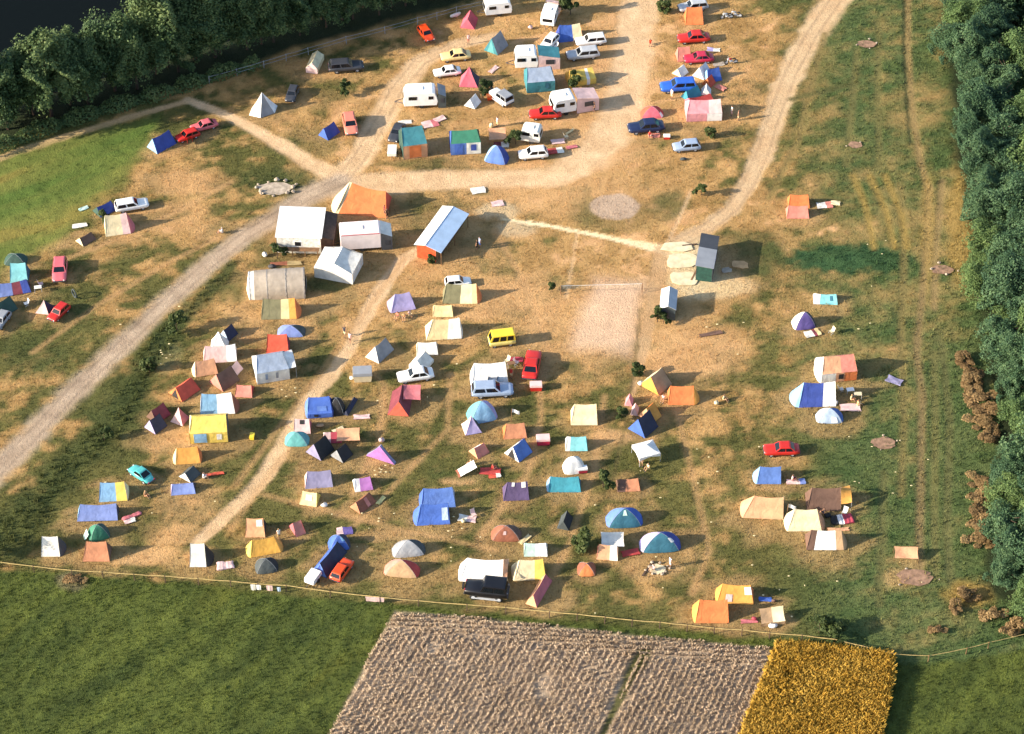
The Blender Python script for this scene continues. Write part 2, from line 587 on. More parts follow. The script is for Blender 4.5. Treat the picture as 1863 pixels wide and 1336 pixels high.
def tarp(bb, deg, col, label, hts=(0.9, 0.9, 1.3, 1.3), asp=1.2, name='tarpaulin', cat='tarpaulin', side=None, group='tarpaulins and sheets stretched on the campsite'):
    """cloth sheet on four corner poles; heights near-left, near-right, far-right, far-left"""
    a = R(deg)
    def hull(L, W, H):
        return [(-L/2, -W/2, hts[0]), (L/2, -W/2, hts[1]), (L/2, W/2, hts[2]), (-L/2, W/2, hts[3])]
    x0, y0, x1, y1 = bb
    c, L, W, H = fit(bb, a, 2*asp, 2, 1, hull, (.1, 5))
    # depth from outline height
    for _ in range(30):
        p = np.array(hull(L, W, 1))
        q = np.stack([c[0]+p[:, 0]*math.cos(a)-p[:, 1]*math.sin(a), c[1]+p[:, 0]*math.sin(a)+p[:, 1]*math.cos(a), p[:, 2]], 1)
        s = proj(q)
        L *= ((x1-x0)/np.ptp(s[:, 0]))**.7
        W *= ((y1-y0)/max(1, np.ptp(s[:, 1])))**.7
        L, W = min(max(L, .5), 8), min(max(W, .4), 8)
        cp = proj(np.array([[c[0], c[1], 0.0]]))[0]
        c = at(cp[0]+(x0+x1-s[:, 0].min()-s[:, 0].max())/2, cp[1]+(y1-s[:, 1].max()))
    root = thing(name, c, a, label, cat, group)
    p = hull(L, W, 1)
    def fn(u, v):
        A, B = lerp(p[0], p[1], u), lerp(p[3], p[2], u)
        q = lerp(A, B, v)
        return (q[0]*(1-0.05*math.sin(math.pi*v)), q[1]*(1-0.05*math.sin(math.pi*u)), max(.03, q[2]-0.16*math.sin(math.pi*u)*math.sin(math.pi*v)*(1 if min(hts) > .3 else .3)+0.02*math.sin(7*u+3*v)))
    sh = strips_of(col)
    u0 = 0.0
    for cc, fr in sh:
        MB().grid(lambda u, v: fn(u0+fr*u, v), 6, 6).build('sheet', cloth(cc), root, True)
        u0 += fr
    for (x, y, z) in p:
        if z > 0.25: MB().tube((x*1.0, y*1.0, 0), (x, y, z+.06), 0.02).build('tent_pole', paint('wood', .6), root)
    if side:
        MB().grid(lambda u, v: (p[0][0]+(p[1][0]-p[0][0])*u, -W/2-.01, lerp(p[0], p[1], u)[2]*v*.98), 5, 3).build('side_wall', cloth(side), root, True)
    TRAMPLED.append((c[0], c[1], max(L, W)*.8))
    return root
# ---------------------------------------------------------------- vehicles
CARS = 'cars parked on the campsite'

def rsec(x, wb, wt, z0, z1, n=3):
    """rounded cross-section at x: half-widths at sill and shoulder"""
    zm = z0+(z1-z0)*0.45
    w = max(wb, wt)
    pts = [(-wb*.9, z0), (-w, z0+.12), (-w, zm), (-wt*.985, z1-.06), (-wt*.9, z1), (-wt*.4, z1+.02)]
    pts = pts + [(-y, z) for y, z in reversed(pts)]
    return [(x, y, z) for y, z in pts]

CARKIND = dict(
    # length, width, hood sections (x fraction, width k, top z), cabin (x0,x1 base; x2,x3 roof), belt z, roof z
    sedan=dict(L=4.2, W=1.64, body=[(-.5, .86, .66), (-.485, .93, .74), (-.42, .98, .79), (-.2, 1, .86), (0, 1, .88), (.28, 1, .88), (.36, .99, .87), (.47, .94, .83), (.5, .86, .68)],
               cab=(-.2, .37, -.06, .23), belt=.87, roof=1.38, doors=2),
    hatch=dict(L=3.75, W=1.58, body=[(-.5, .86, .62), (-.485, .93, .72), (-.4, .98, .79), (-.2, 1, .86), (0, 1, .88), (.3, 1, .88), (.46, .97, .88), (.5, .9, .7)],
               cab=(-.22, .485, -.07, .38), belt=.87, roof=1.40, doors=2),
    estate=dict(L=4.3, W=1.66, body=[(-.5, .86, .66), (-.485, .93, .74), (-.42, .98, .79), (-.2, 1, .86), (0, 1, .88), (.3, 1, .88), (.47, .98, .88), (.5, .92, .7)],
                cab=(-.2, .49, -.07, .43), belt=.87, roof=1.42, doors=2),
    beetle=dict(L=4.0, W=1.55, body=[(-.5, .6, .5), (-.47, .72, .66), (-.4, .86, .84), (-.28, .95, .96), (0, 1, .98), (.25, .95, .96), (.4, .82, .8), (.47, .7, .62), (.5, .58, .5)],
                cab=(-.2, .33, -.1, .12), belt=.95, roof=1.48, doors=1),
    van=dict(L=3.6, W=1.74, body=[(-.5, .94, .78), (-.49, .97, .95), (-.46, .99, 1.02), (-.4, 1, 1.05), (0, 1, 1.05), (.3, 1, 1.05), (.48, .99, 1.05), (.5, .96, .8)],
             cab=(-.485, .49, -.38, .46), belt=1.04, roof=2.02, doors=3),
    jeep=dict(L=4.1, W=1.75, body=[(-.5, .92, .98), (-.49, .96, 1.02), (-.3, 1, 1.06), (0, 1, 1.06), (.1, 1, 1.06), (.2, .98, 1.04), (.48, .94, .98), (.5, .9, .9)],
              cab=(-.485, .13, -.45, .05), belt=1.05, roof=1.78, doors=2, lift=.18),
)

def car(bb, deg, kind, col, label, cat='car', roof=None, opened=None, name=None, trim='black', gone=(), scale=None):
    """front of the car looks along local -x; deg 0 = front to the left of the photograph"""
    K = CARKIND[kind]
    a = R(deg)
    L, W = K['L'], K['W']
    lift = K.get('lift', 0)
    zr = K['roof']+lift
    def hull(L, W, H): return [(x*L, y*W, z) for x in (-.5, .5) for y in (-.5, .5) for z in (.25, .7)]+[(x*L, y*W*.8, zr) for x in K['cab'][2:] for y in (-.5, .5)]
    c, _, _, _ = fit(bb, a, L, W, 1.4, hull, mode='fixed')
    k = scale
    if k is None:
        p = np.array(hull(L, W, 1.4))
        q = np.stack([c[0]+p[:, 0]*math.cos(a)-p[:, 1]*math.sin(a), c[1]+p[:, 0]*math.sin(a)+p[:, 1]*math.cos(a), p[:, 2]], 1)
        s = proj(q)
        k = min(1.16, max(.88, (bb[2]-bb[0])/np.ptp(s[:, 0])))
    root = thing(name or {'jeep': 'off_road_car', 'van': 'camper_van'}.get(kind, 'parked_car'), c, a, label, cat, CARS)
    S = lambda m: m
    pm = paint(col, 0.28)
    m = MB()
    z0 = .28+lift
    # wheel arches are cut in by lowering the sill between axles only
    m.loft([rsec(x*L, W/2*w*.96, W/2*w, z0 if abs(x) < .47 else z0+.12, z+lift) for x, w, z in K['body']])
    b = m.build('body', pm, root, True)
    # cabin shell
    x0, x1, x2, x3 = [v*L for v in K['cab']]
    zb, wb, wr = K['belt']+lift-.03, W/2*.94, W/2*.76
    if kind in ('van',): wr = W/2*.9
    if kind == 'jeep': wr = W/2*.88
    m = MB()
    lo = [(x0, -wb, zb), (x1, -wb, zb), (x1, wb, zb), (x0, wb, zb)]
    hi = [(x2, -wr, zr-.04), (x3, -wr, zr-.04), (x3, wr, zr-.04), (x2, wr, zr-.04)]
    tp = [(x2+.14, -wr*.82, zr), (x3-.14, -wr*.82, zr), (x3-.14, wr*.82, zr), (x2+.14, wr*.82, zr)]
    m.loft([lo, hi, tp])
    m.build('roof', paint(roof or col, 0.28), root)
    def pane(name, A, B, C, D, n=1, gap=.05, mg=.08):
        """window set into the quad A,B (bottom) C,D (top)"""
        mm = MB()
        A, B, C, D = map(Vector, (A, B, C, D))
        nn = (B-A).cross(D-A).normalized()
        ctr = (A+B+C+D)/4
        if nn.dot(ctr-Vector((((x0+x1)/2), 0, zb))) < 0: nn = -nn
        for i in range(n):
            u0_, u1_ = mg+(1-2*mg+gap)*i/n, mg+(1-2*mg+gap)*(i+1)/n-gap
            q = []
            for u, v in ((u0_, .12), (u1_, .12), (u1_, .88), (u0_, .88)):
                q.append((A.lerp(B, u)).lerp(D.lerp(C, u), v)+nn*.012)
            mm.add(q, [(0, 1, 2, 3)])
        return mm.build(name, glass(), root)
    pane('windscreen', lo[0], lo[3], hi[3], hi[0])
    pane('rear_window', lo[1], lo[2], hi[2], hi[1])
    pane('side_window', lo[0], lo[1], hi[1], hi[0], K['doors'], .06, .07)
    pane('side_window', lo[3], lo[2], hi[2], hi[3], K['doors'], .06, .07)
    # wheels with rims
    r = .30+lift*.35
    for x in (-.31, .29):
        for s in (-1, 1):
            y = s*(W/2-.12)
            t = MB()
            n = 14
            prof = [(.55*r, -.09), (.93*r, -.09), (r, -.05), (r, .05), (.93*r, .09), (.55*r, .09)]
            secs = [[(x*L+pr*math.cos(t_), y+py, r+pr*math.sin(t_)) for t_ in [2*math.pi*i/n for i in range(n)]] for pr, py in prof]
            t.loft(secs, cap=False)
            w = t.build('wheel', paint('rubber', .8), root, True)
            h = MB()
            h.loft([[(x*L+q*math.cos(t_), y+s*.07, r+q*math.sin(t_)) for t_ in [2*math.pi*i/n for i in range(n)]] for q in (.57*r, .2*r, .02)], cap=False)
            h.build('rim', paint('chrome', .35), w)
    xe = L/2
    for sx, nm in ((-1, 'bumper'), (1, 'bumper')):
        m = MB()
        wv = W/2*.9
        m.loft([[(sx*(xe-.02), y, .42+lift), (sx*(xe+.07), y*.98, .44+lift), (sx*(xe+.07), y*.98, .56+lift), (sx*(xe-.02), y, .58+lift)] for y in (-wv, -wv*.5, wv*.5, wv)])
        m.build('bumper', paint('chrome' if trim != 'black' else 'darkgrey', .4), root)
    zf = K['body'][1][2]+lift
    for s in (-1, 1):
        m = MB().tube((-xe*.955, s*W*.33, zf-.1), (-xe-.015, s*W*.33, zf-.1), .085, n=10)
        m.build('headlight', paint('white', .15), root)
        m = MB().box(xe-.06, s*W*.33-.11, zf-.14, xe+.012, s*W*.33+.11, zf-.03)
        m.build('tail_light', paint('crimson', .25), root)
    if kind == 'jeep':
        m = MB()
        for s in (-1, 1): m.box(-L*.35, s*W/2-.03*s-.1*(s > 0), .30, L*.33, s*W/2+.05*s+.1*(s < 0), .40)
        m.build('side_step', paint('silver', .4), root)
        m = MB().tube((xe+.1, 0, 1.0), (xe+.28, 0, 1.0), .36, n=14)
        m.build('spare_wheel', paint('rubber', .8), root)
    if opened:       # doors standing open on the side turned to the camera
        for x in (-.12*L, .1*L):
            d = MB().box(-.02, -.85, .38, .03, 0, .86)
            d.box(-.015, -.80, .86, .02, -.04, .90)
            o = d.build('door', pm, root)
            o.location = (x, -W/2-.01, 0)
            o.rotation_euler = (0, 0, R(-18))
            g = MB().add([(0.006, -.72, .9), (0.006, -.06, .9), (0.006, -.1, 1.26), (0.006, -.55, 1.26)], [(0, 1, 2, 3)])
            gg = g.build('door_glass', glass(), o)
    root.scale = (k, k, k)
    TRAMPLED.append((c[0], c[1], 2.0))
    return root

def caravan(bb, deg, col, label, L=3.9, W=2.0, H=2.1, stripe=None, cat='caravan', name='caravan', side='white', boxy=False, skirt=None, awn=None, shut=None):
    a = R(deg)
    def hull(L_, W_, H_): return [(x*L_, y*W_, z*H_+.0) for x in (-.5, .5) for y in (-.5, .5) for z in (.2, .85)]+[(x*L_*.8, y*W_, H_) for x in (-.5, .5) for y in (-.5, .5)]
    c, _, _, _ = fit(bb, a, L, W, H, hull, mode='fixed')
    p = np.array(hull(L, W, H))
    q = np.stack([c[0]+p[:, 0]*math.cos(a)-p[:, 1]*math.sin(a), c[1]+p[:, 0]*math.sin(a)+p[:, 1]*math.cos(a), p[:, 2]], 1)
    k = min(1.25, max(.7, (bb[2]-bb[0])/np.ptp(proj(q)[:, 0])))
    root = thing(name, c, a, label, cat, 'caravans and trailers on the campsite')
    if boxy: prof = [(-.5, .42), (-.5, H-.1), (-.46, H), (.46, H), (.5, H-.1), (.5, .42)]
    else: prof = [(-.47, .42), (-.5, .95), (-.47, 1.5), (-.40, H-.12), (-.33, H-.01), (.34, H), (.42, H-.1), (.48, 1.45), (.5, .9), (.47, .42)]
    m = MB()
    ys = [(-.5, .97), (-.485, 1), (.485, 1), (.5, .97)]
    m.loft([[(x*L*s, y*W, .42+(z-.42)*s) for x, z in prof] for y, s in ys])
    m.build('body', paint(col, .35), root)
    def win(cx, cz, w, h, axis, sgn, mat=None, nm='window'):
        g = MB()
        if axis == 'y':
            yy = sgn*(W/2+.004)
            g.box(cx-w/2, min(yy, yy+sgn*.02), cz-h/2, cx+w/2, max(yy, yy+sgn*.02), cz+h/2)
        o = g.build(nm, mat or glass(), root)
        return o
    for s in (-1, 1):
        if shut == 'none': continue
        if not shut:
            win(-L*.22, 1.45, .95, .45, 'y', s)
            if s < 0: win(L*.3, 1.45, .55, .42, 'y', s)
        else:
            win(-L*.02, 1.5, L*.7, .6, 'y', s, paint(shut, .5), 'serving_hatch')
    win(L*.08, 1.2, .6, 1.4, 'y', 1, paint('silver', .4), 'door')
    if not boxy:
        for sgn in (-1, 1):
            A = (sgn*L*.5, -W*.36, 1.0)
            g = MB()
            g.add([(sgn*(L*.498+.01), -W*.36, 1.05), (sgn*(L*.498+.01), W*.36, 1.05), (sgn*(L*.468+.02), W*.36, 1.52), (sgn*(L*.468+.02), -W*.36, 1.52)], [(0, 1, 2, 3)])
            g.build('end_window', glass(), root)
    if stripe:
        g = MB()
        for s in (-1, 1):
            y = s*(W/2+.003)
            g.box(-L*.47, min(y, y+s*.012), (H-.16 if boxy else .88), L*.47, max(y, y+s*.012), (H-.04 if boxy else 1.0))
        g.build('stripe', paint(stripe, .4), root)
    g = MB()
    g.box(-.3, -.3, H+.002, .3, .3, H+.09)
    g.build('roof_vent', paint('offwhite', .5), root)
    for s in (-1, 1):
        t = MB().tube((.1, s*(W/2-.16), .3), (.1, s*(W/2-.02), .3), .3, n=12)
        t.build('wheel', paint('rubber', .8), root)
    t = MB()
    t.tube((-L*.46, -.5, .45), (-L*.5-.95, 0, .45), .04)
    t.tube((-L*.46, .5, .45), (-L*.5-.95, 0, .45), .04)
    t.tube((-L*.5-.8, 0, 0), (-L*.5-.8, 0, .5), .03)
    t.build('drawbar', paint('darkgrey', .5), root)
    if awn:          # cloth awning room along the +x end: (length, roof colour, wall colour)
        ln, rc, wc = awn
        MB().grid(lambda u, v: (L/2+.02+ln*u, (-.5+v)*W*1.02, H*(.96-.22*u)-.05*math.sin(math.pi*v)*math.sin(math.pi*u)), 5, 5).build('awning', cloth(rc), root, True)
        MB().grid(lambda u, v: (L/2+.02+ln*u, -W*.5, v*H*(.94-.22*u)), 4, 4).build('awning_wall', cloth(wc), root, True)
        MB().grid(lambda u, v: (L/2+.02+ln, (-.5+u)*W, v*H*.72), 4, 4).build('awning_wall', cloth(wc), root, True)
        g = MB().box(L/2+ln*.35, -W*.5-.03, .75, L/2+ln*.75, -W*.5-.01, 1.35)
        g.build('awning_window', paint('darkgrey', .3), root)
    root.scale = (k, k, k)
    TRAMPLED.append((c[0], c[1], 2.4))
    return root

def small_trailer(bb, deg, col, label, lid=None, L=1.9, W=1.2, H=1.0):
    a = R(deg)
    def hull(L_, W_, H_): return [(x*L_, y*W_, z) for x in (-.5, .5) for y in (-.5, .5) for z in (.15, H_)]
    c, _, _, _ = fit(bb, a, L, W, H, hull, mode='fixed')
    root = thing('box_trailer', c, a, label, 'trailer', 'caravans and trailers on the campsite')
    m = MB()
    prof = [(-.5, .35), (-.5, H*.8), (-.42, H), (.42, H), (.5, H*.8), (.5, .35)]
    m.loft([[(x*L*s, y*W, z) for x, z in prof] for y, s in ((-.5, .96), (-.46, 1), (.46, 1), (.5, .96))])
    m.build('body', paint(col, .4), root)
    MB().box(-L*.49, -W*.51, H*.74, L*.49, W*.51, H*.78).build('lid_seal', paint('grey', .5), root)
    for s in (-1, 1): MB().tube((0, s*W*.5, .24), (0, s*(W*.5+.13), .24), .24, n=12).build('wheel', paint('rubber', .8), root)
    MB().tube((-L*.5, 0, .38), (-L*.5-.7, 0, .4), .04).build('drawbar', paint('darkgrey', .5), root)
    return root

def motorbike(px, py, deg, col, label, cat='motorcycle', group='motorcycles by the orange tent'):
    c = at(px, py)
    root = thing('motorcycle', c, R(deg), label, cat, group)
    for x in (-.68, .68):
        t = MB()
        n = 14
        for i in range(n):
            p, q = 2*math.pi*i/n, 2*math.pi*(i+1)/n
            t.tube((x+.29*math.cos(p), 0, .31+.29*math.sin(p)), (x+.29*math.cos(q), 0, .31+.29*math.sin(q)), .05, n=5)
        w = t.build('wheel', paint('rubber', .8), root)
        MB().tube((x, -.03, .31), (x, .03, .31), .2, n=10).build('rim', paint('chrome', .3), w)
    MB().blob((0, 0, .42), (.32, .17, .2), 3, .1).build('engine', paint('chrome', .35), root, True)
    MB().blob((-.18, 0, .83), (.32, .16, .14), 5, .05).build('fuel_tank', paint(col, .25), root, True)
    MB().blob((.38, 0, .8), (.36, .14, .07), 6, .05).build('seat', paint('black', .6), root, True)
    f = MB()
    f.tube((-.68, -.08, .31), (-.42, -.08, .95), .03).tube((-.68, .08, .31), (-.42, .08, .95), .03)
    f.tube((-.42, -.36, 1.02), (-.42, .36, 1.02), .02).tube((.68, 0, .31), (.1, 0, .4), .03).tube((.2, -.16, .3), (.85, -.16, .36), .05)
    f.build('frame', paint('silver', .3), root)
    MB().tube((-.6, 0, .84), (-.48, 0, .84), .1, n=10).build('headlight', paint('white', .15), root)
    return root
# ---------------------------------------------------------------- people
PEOPLE = 'people on the campsite'
SKIN = None
def skin_mat():
    k = ('skin',)
    if k not in MATS:
        m, nt, b = base_mat('skin')
        o, tx, tc = noise_col(nt, (.42, .22, .13), .15, 6)
        nt.links.new(o, b.inputs['Base Color'])
        b.inputs['Roughness'].default_value = .55
        b.inputs['Subsurface Weight'].default_value = 0.05
        MATS[k] = m
    return MATS[k]

def skeleton(pose):
    """joints: name -> (position, radius, parent, region)"""
    J = {}
    def j(n, p, r, par, reg): J[n] = (Vector(p), r, par, reg)
    lean = {'stand': 0, 'walk': .04, 'sit': -.06}[pose]
    hz = {'stand': .92, 'walk': .91, 'sit': .16}[pose]
    j('pelvis', (0, 0, hz), .135, None, 'hip')
    j('waist', (lean*.4, 0, hz+.17), .12, 'pelvis', 'torso')
    j('chest', (lean, 0, hz+.38), .145, 'waist', 'torso')
    j('neck0', (lean, 0, hz+.53), .07, 'chest', 'torso')
    j('neck', (lean*1.1, 0, hz+.59), .052, 'neck0', 'skin')
    j('head', (lean*1.1-.01, 0, hz+.68), .092, 'neck', 'head')
    j('crown', (lean*1.1, 0, hz+.79), .082, 'head', 'head')
    j('nose', (lean*1.1-.105, 0, hz+.69), .018, 'head', 'face')
    for s, sd_ in ((-1, 'r'), (1, 'l')):
        j('sh'+sd_, (lean, s*.17, hz+.48), .062, 'chest', 'sleeve')
        if pose == 'stand': el, wr = (lean+.03, s*.25, hz+.22), (lean-.06, s*.25, hz-.02)
        elif pose == 'walk': el, wr = (lean+s*.12, s*.24, hz+.23), (lean+s*.14-.12, s*.24, hz+.02)
        else: el, wr = (-.10, s*.25, hz+.24), (-.33, s*.20, hz+.2)
        j('el'+sd_, el, .043, 'sh'+sd_, 'skin')
        j('wr'+sd_, wr, .03, 'el'+sd_, 'skin')
        d = (Vector(wr)-Vector(el)).normalized()
        pal = Vector(wr)+d*.06
        j('pa'+sd_, pal, .032, 'wr'+sd_, 'skin')
        for f in range(4):
            o = Vector((-.024+.016*f, 0, 0)) if pose != 'sit' else Vector((0, -.024+.016*f, 0))
            ln = (.065, .078, .08, .06)[f]
            k1 = pal+o+d*.04
            j('f%d%s' % (f, sd_), k1, .0095, 'pa'+sd_, 'skin')
            j('g%d%s' % (f, sd_), k1+(d+Vector((-.25, -s*.15, -.2))).normalized()*ln, .0085, 'f%d%s' % (f, sd_), 'skin')
        j('th'+sd_, pal+Vector((-.045, -s*.01, .0)), .0105, 'pa'+sd_, 'skin')
        j('hip'+sd_, (0, s*.09, hz-.06), .095, 'pelvis', 'short')
        if pose == 'stand': kn, an = (-.01, s*.10, .48), (.02, s*.10, .08)
        elif pose == 'walk': kn, an = ((-.16, s*.09, .50), (-.2, s*.09, .09)) if s < 0 else ((.03, s*.09, .48), (.3, s*.09, .16))
        else: kn, an = (-.42, s*.15, .46), (-.62, s*.13, .08)
        j('kn'+sd_, kn, .062, 'hip'+sd_, 'short')
        j('an'+sd_, an, .04, 'kn'+sd_, 'calf')
        j('to'+sd_, (an[0]-.17, an[1], an[2]-.045), .035, 'an'+sd_, 'foot')
    return J

POSES = {}
def pose_meshes(pose):
    if pose in POSES: return POSES[pose]
    J = skeleton(pose)
    names = list(J)
    idx = {n: i for i, n in enumerate(names)}
    me = bpy.data.meshes.new('body')
    me.from_pydata([tuple(J[n][0]) for n in names], [(idx[n], idx[J[n][2]]) for n in names if J[n][2]], [])
    o = bpy.data.objects.new('body', me)
    COL.objects.link(o)
    o.modifiers.new('skin', 'SKIN')
    sv = me.skin_vertices[0].data
    for i, n in enumerate(names):
        sv[i].radius = (J[n][1], J[n][1])
        sv[i].use_root = (n == 'pelvis')
    sb = o.modifiers.new('sub', 'SUBSURF')
    sb.levels = sb.render_levels = 1
    dg = bpy.context.evaluated_depsgraph_get()
    dg.update()
    ev = o.evaluated_get(dg)
    full = bpy.data.meshes.new_from_object(ev)
    bpy.data.objects.remove(o)
    full.name = 'body'
    full.materials.clear()
    full.materials.append(skin_mat())
    segs = [(J[n][0], J[J[n][2]][0], J[n][3], J[n][1]) for n in names if J[n][2]]
    def region(p):
        best = None
        for a, b, r, rad in segs:
            d = b-a
            t = max(0, min(1, (p-a).dot(d)/max(1e-9, d.length_squared)))
            q = (p-(a+d*t)).length-rad*.6
            if best is None or q < best[0]: best = (q, r, 1-t)
        return best[1], best[2]
    vs = [v.co.copy() for v in full.vertices]
    ns = [v.normal.copy() for v in full.vertices]
    regs = []
    for p in full.polygons:
        regs.append(region(p.center))
    parts = {}
    top = J['crown'][0]
    for key, test, infl in (('shirt', lambda r, t, c: r == 'torso' or r == 'sleeve' or (r == 'hip' and c.z > J['pelvis'][0].z+.02), .014),
                            ('shorts', lambda r, t, c: r == 'hip' or (r == 'short' and t < .95), .011),
                            ('shoe', lambda r, t, c: r == 'foot' and c.y < 0, .008),
                            ('shoe2', lambda r, t, c: r == 'foot' and c.y >= 0, .008),
                            ('hair', lambda r, t, c: r == 'head' and (c.z > top.z-.03 or c.x > J['head'][0].x+.01) and c.z > J['head'][0].z-.05, .018)):
        fs = [tuple(p.vertices) for p, (r, t) in zip(full.polygons, regs) if test(r, t, p.center)]
        used = sorted({i for f in fs for i in f})
        mp = {i: k for k, i in enumerate(used)}
        parts[key] = ([tuple(vs[i]+ns[i]*infl) for i in used], [tuple(mp[i] for i in f) for f in fs])
    POSES[pose] = (full, parts, J)
    return POSES[pose]

def person(px, py, pose, deg, label, shirt='white', shorts='navy', hair='darkwood', sc=1.0, z=0.0, group=PEOPLE):
    full, parts, J = pose_meshes(pose)
    c = at(px, py, z)
    root = thing('person', (c[0], c[1], z), R(deg), label, 'person', group)
    root.scale = (sc, sc, sc)
    b = bpy.data.objects.new('body', full)
    COL.objects.link(b)
    b.parent = root
    for key, colr in (('shirt', shirt), ('shorts', shorts), ('shoe', 'darkgrey'), ('shoe2', 'darkgrey'), ('hair', hair)):
        if colr is None: continue
        v, f = parts[key]
        if f: MB().add(v, f).build(key.rstrip('2'), solid(colr, .8, .15, 4, .1), root, True)
    h = J['head'][0]
    e = MB()
    for s in (-1, 1): e.blob((h.x-.083, s*.034, h.z+.035), (.012, .013, .010), 1, 0, 6)
    e.build('eyes', paint('black', .3), root, True)
    MB().blob((h.x-.088, 0, h.z-.045), (.010, .026, .007), 1, 0, 6).build('mouth', paint('rose', .5), root, True)
    return root
# ---------------------------------------------------------------- huts
HUTS = 'huts of the camp'
def hut(front, deg, L, W, wall_h, ridge_h, label, cols, name='wooden_shed', cat='shed', mono=False, over=.25, porch=None, openings=(), left=None):
    """gabled or lean-to hut; local x runs from the front wall (x=0) away, front = middle of the front wall's foot in the photograph.
    cols: roof left, roof right, front wall, side walls"""
    c = at(*front)
    root = thing(name, c, R(deg), label, cat, HUTS)
    rl, rr, fw, sw = cols
    w = W/2
    # local +y is left of the ridge direction when looking away from the camera
    if mono: zl, zr_, zm = ridge_h, wall_h, (ridge_h+wall_h)/2
    else: zl = zr_ = wall_h; zm = ridge_h
    m = MB().box(0, -w, 0, L, -w+.06, zr_-.03)
    m.build('side_wall', planks(sw), root)
    m = MB().box(0, w-.06, 0, L, w, zl-.03)
    m.build('side_wall', planks(left or sw), root)
    for x, nm, col in ((0.0, 'front_wall', fw), (L-.06, 'back_wall', sw)):
        m = MB()
        pl = [(-w+.065, 0), (w-.065, 0), (w-.065, zl-.04), (0, zm-.04), (-w+.065, zr_-.04)]
        m.loft([[(x, y, z) for y, z in pl], [(x+.06, y, z) for y, z in pl]])
        m.build(nm, planks(col, 'Y'), root)
    t = .05
    if mono:
        xs = [-over, L*.58, L+over]
        for (xa, xb), col in zip(((xs[0], xs[1]), (xs[1]+.004, xs[2])), (rr, rl)):
            sl = (zl-zr_)/W
            a_ = [(-w-over, zr_-sl*over), (w+over, zl+sl*over), (w+over, zl+sl*over+t), (-w-over, zr_-sl*over+t)]
            MB().loft([[(x, y, z) for y, z in a_] for x in (xa, (xa+xb)/2, xb)]).build('roof', corrugated(col, 'X'), root)
    for sgn, col, ze in (() if mono else ((1, rl, zl), (-1, rr, zr_))):
        ov = over+(porch if (porch and sgn < 0) else 0)
        sl = (zm-ze)/w
        ye, zz = sgn*(w+ov), ze-sl*ov if not (porch and sgn < 0) else ze-sl*ov*.75
        m = MB()
        y0_ = sgn*.004
        a_ = [(y0_, zm), (ye, zz), (ye, zz+t), (y0_, zm+t)]
        m.loft([[(-over, y, z) for y, z in a_], [(L*.5, y, z) for y, z in a_], [(L+over, y, z) for y, z in a_]])
        m.build('roof', corrugated(col, 'X'), root)
        if porch and sgn < 0:
            for x in (0.0, L*.5, L):
                MB().tube((x, ye+.12, 0), (x, ye+.12, zz), .05).build('porch_post', planks('wood'), root)
            MB().tube((-.1, ye+.12, zz-.07), (L+.1, ye+.12, zz-.07), .045).build('porch_beam', planks('wood'), root)
    MB().tube((-over, 0, zm+t), (L+over, 0, zm+t), .05).build('ridge_cap', paint('silver', .5), root) if not mono else None
    for (kind, face, u, wd, z0, z1, col) in openings:
        m = MB()
        if face == 'front':
            y = -w+W*u
            m.box(-.025, y-wd/2, z0, -.003, y+wd/2, z1)
        else:
            s = -1 if face == 'right' else 1
            x = L*u
            m.box(x-wd/2, s*w+(.003 if s > 0 else -.025), z0, x+wd/2, s*w+(.025 if s > 0 else -.003), z1)
        o = m.build(kind, paint(col, .4), root)
        if kind == 'window':
            f = MB()
            if face == 'front':
                for (a0, a1, b0, b1) in ((y-wd/2-.05, y+wd/2+.05, z0-.05, z0), (y-wd/2-.05, y+wd/2+.05, z1, z1+.05), (y-wd/2-.05, y-wd/2, z0, z1), (y+wd/2, y+wd/2+.05, z0, z1)):
                    f.box(-.04, a0, b0, -.003, a1, b1)
                f.build('frame', paint('white', .5), o)
    TRAMPLED.append((c[0]+math.cos(R(deg))*L/2, c[1]+math.sin(R(deg))*L/2, max(L, W)))
    return root

# ---------------------------------------------------------------- plants
LEAF = {
 'wood': [(.011,.032,.019), (.032,.076,.039), (.068,.130,.060), (.115,.182,.078)],
 'riverside': [(.016,.036,.017), (.046,.088,.034), (.095,.145,.052), (.155,.200,.072)],
 'wood_light': [(.018,.042,.016), (.052,.098,.034), (.098,.160,.052), (.155,.215,.07)],
 'bush': [(.012,.024,.008), (.03,.05,.014), (.06,.085,.022), (.10,.11,.035)],
 'dry': [(.09,.055,.025), (.17,.105,.045), (.25,.165,.072), (.33,.23,.10)],
 'hedge': [(.025,.05,.02), (.055,.095,.034), (.10,.145,.05), (.15,.18,.066)],
}
def leaf_cards(rs, pts, nrm, size, droop=.0):
    """one quad per point, turned roughly along nrm"""
    n = len(pts)
    nn = nrm+rs.normal(0, .55, (n, 3))
    nn /= np.linalg.norm(nn, axis=1)[:, None]+1e-9
    t = np.cross(nn, rs.normal(0, 1, (n, 3)))
    t /= np.linalg.norm(t, axis=1)[:, None]+1e-9
    b = np.cross(nn, t)
    s = size*rs.uniform(.55, 1.35, (n, 1))
    q = np.stack([pts-t*s*.5, pts+b*s*.34, pts+t*s*.5, pts-b*s*.34], 1)
    return q.reshape(-1, 3), np.arange(n*4).reshape(n, 4)

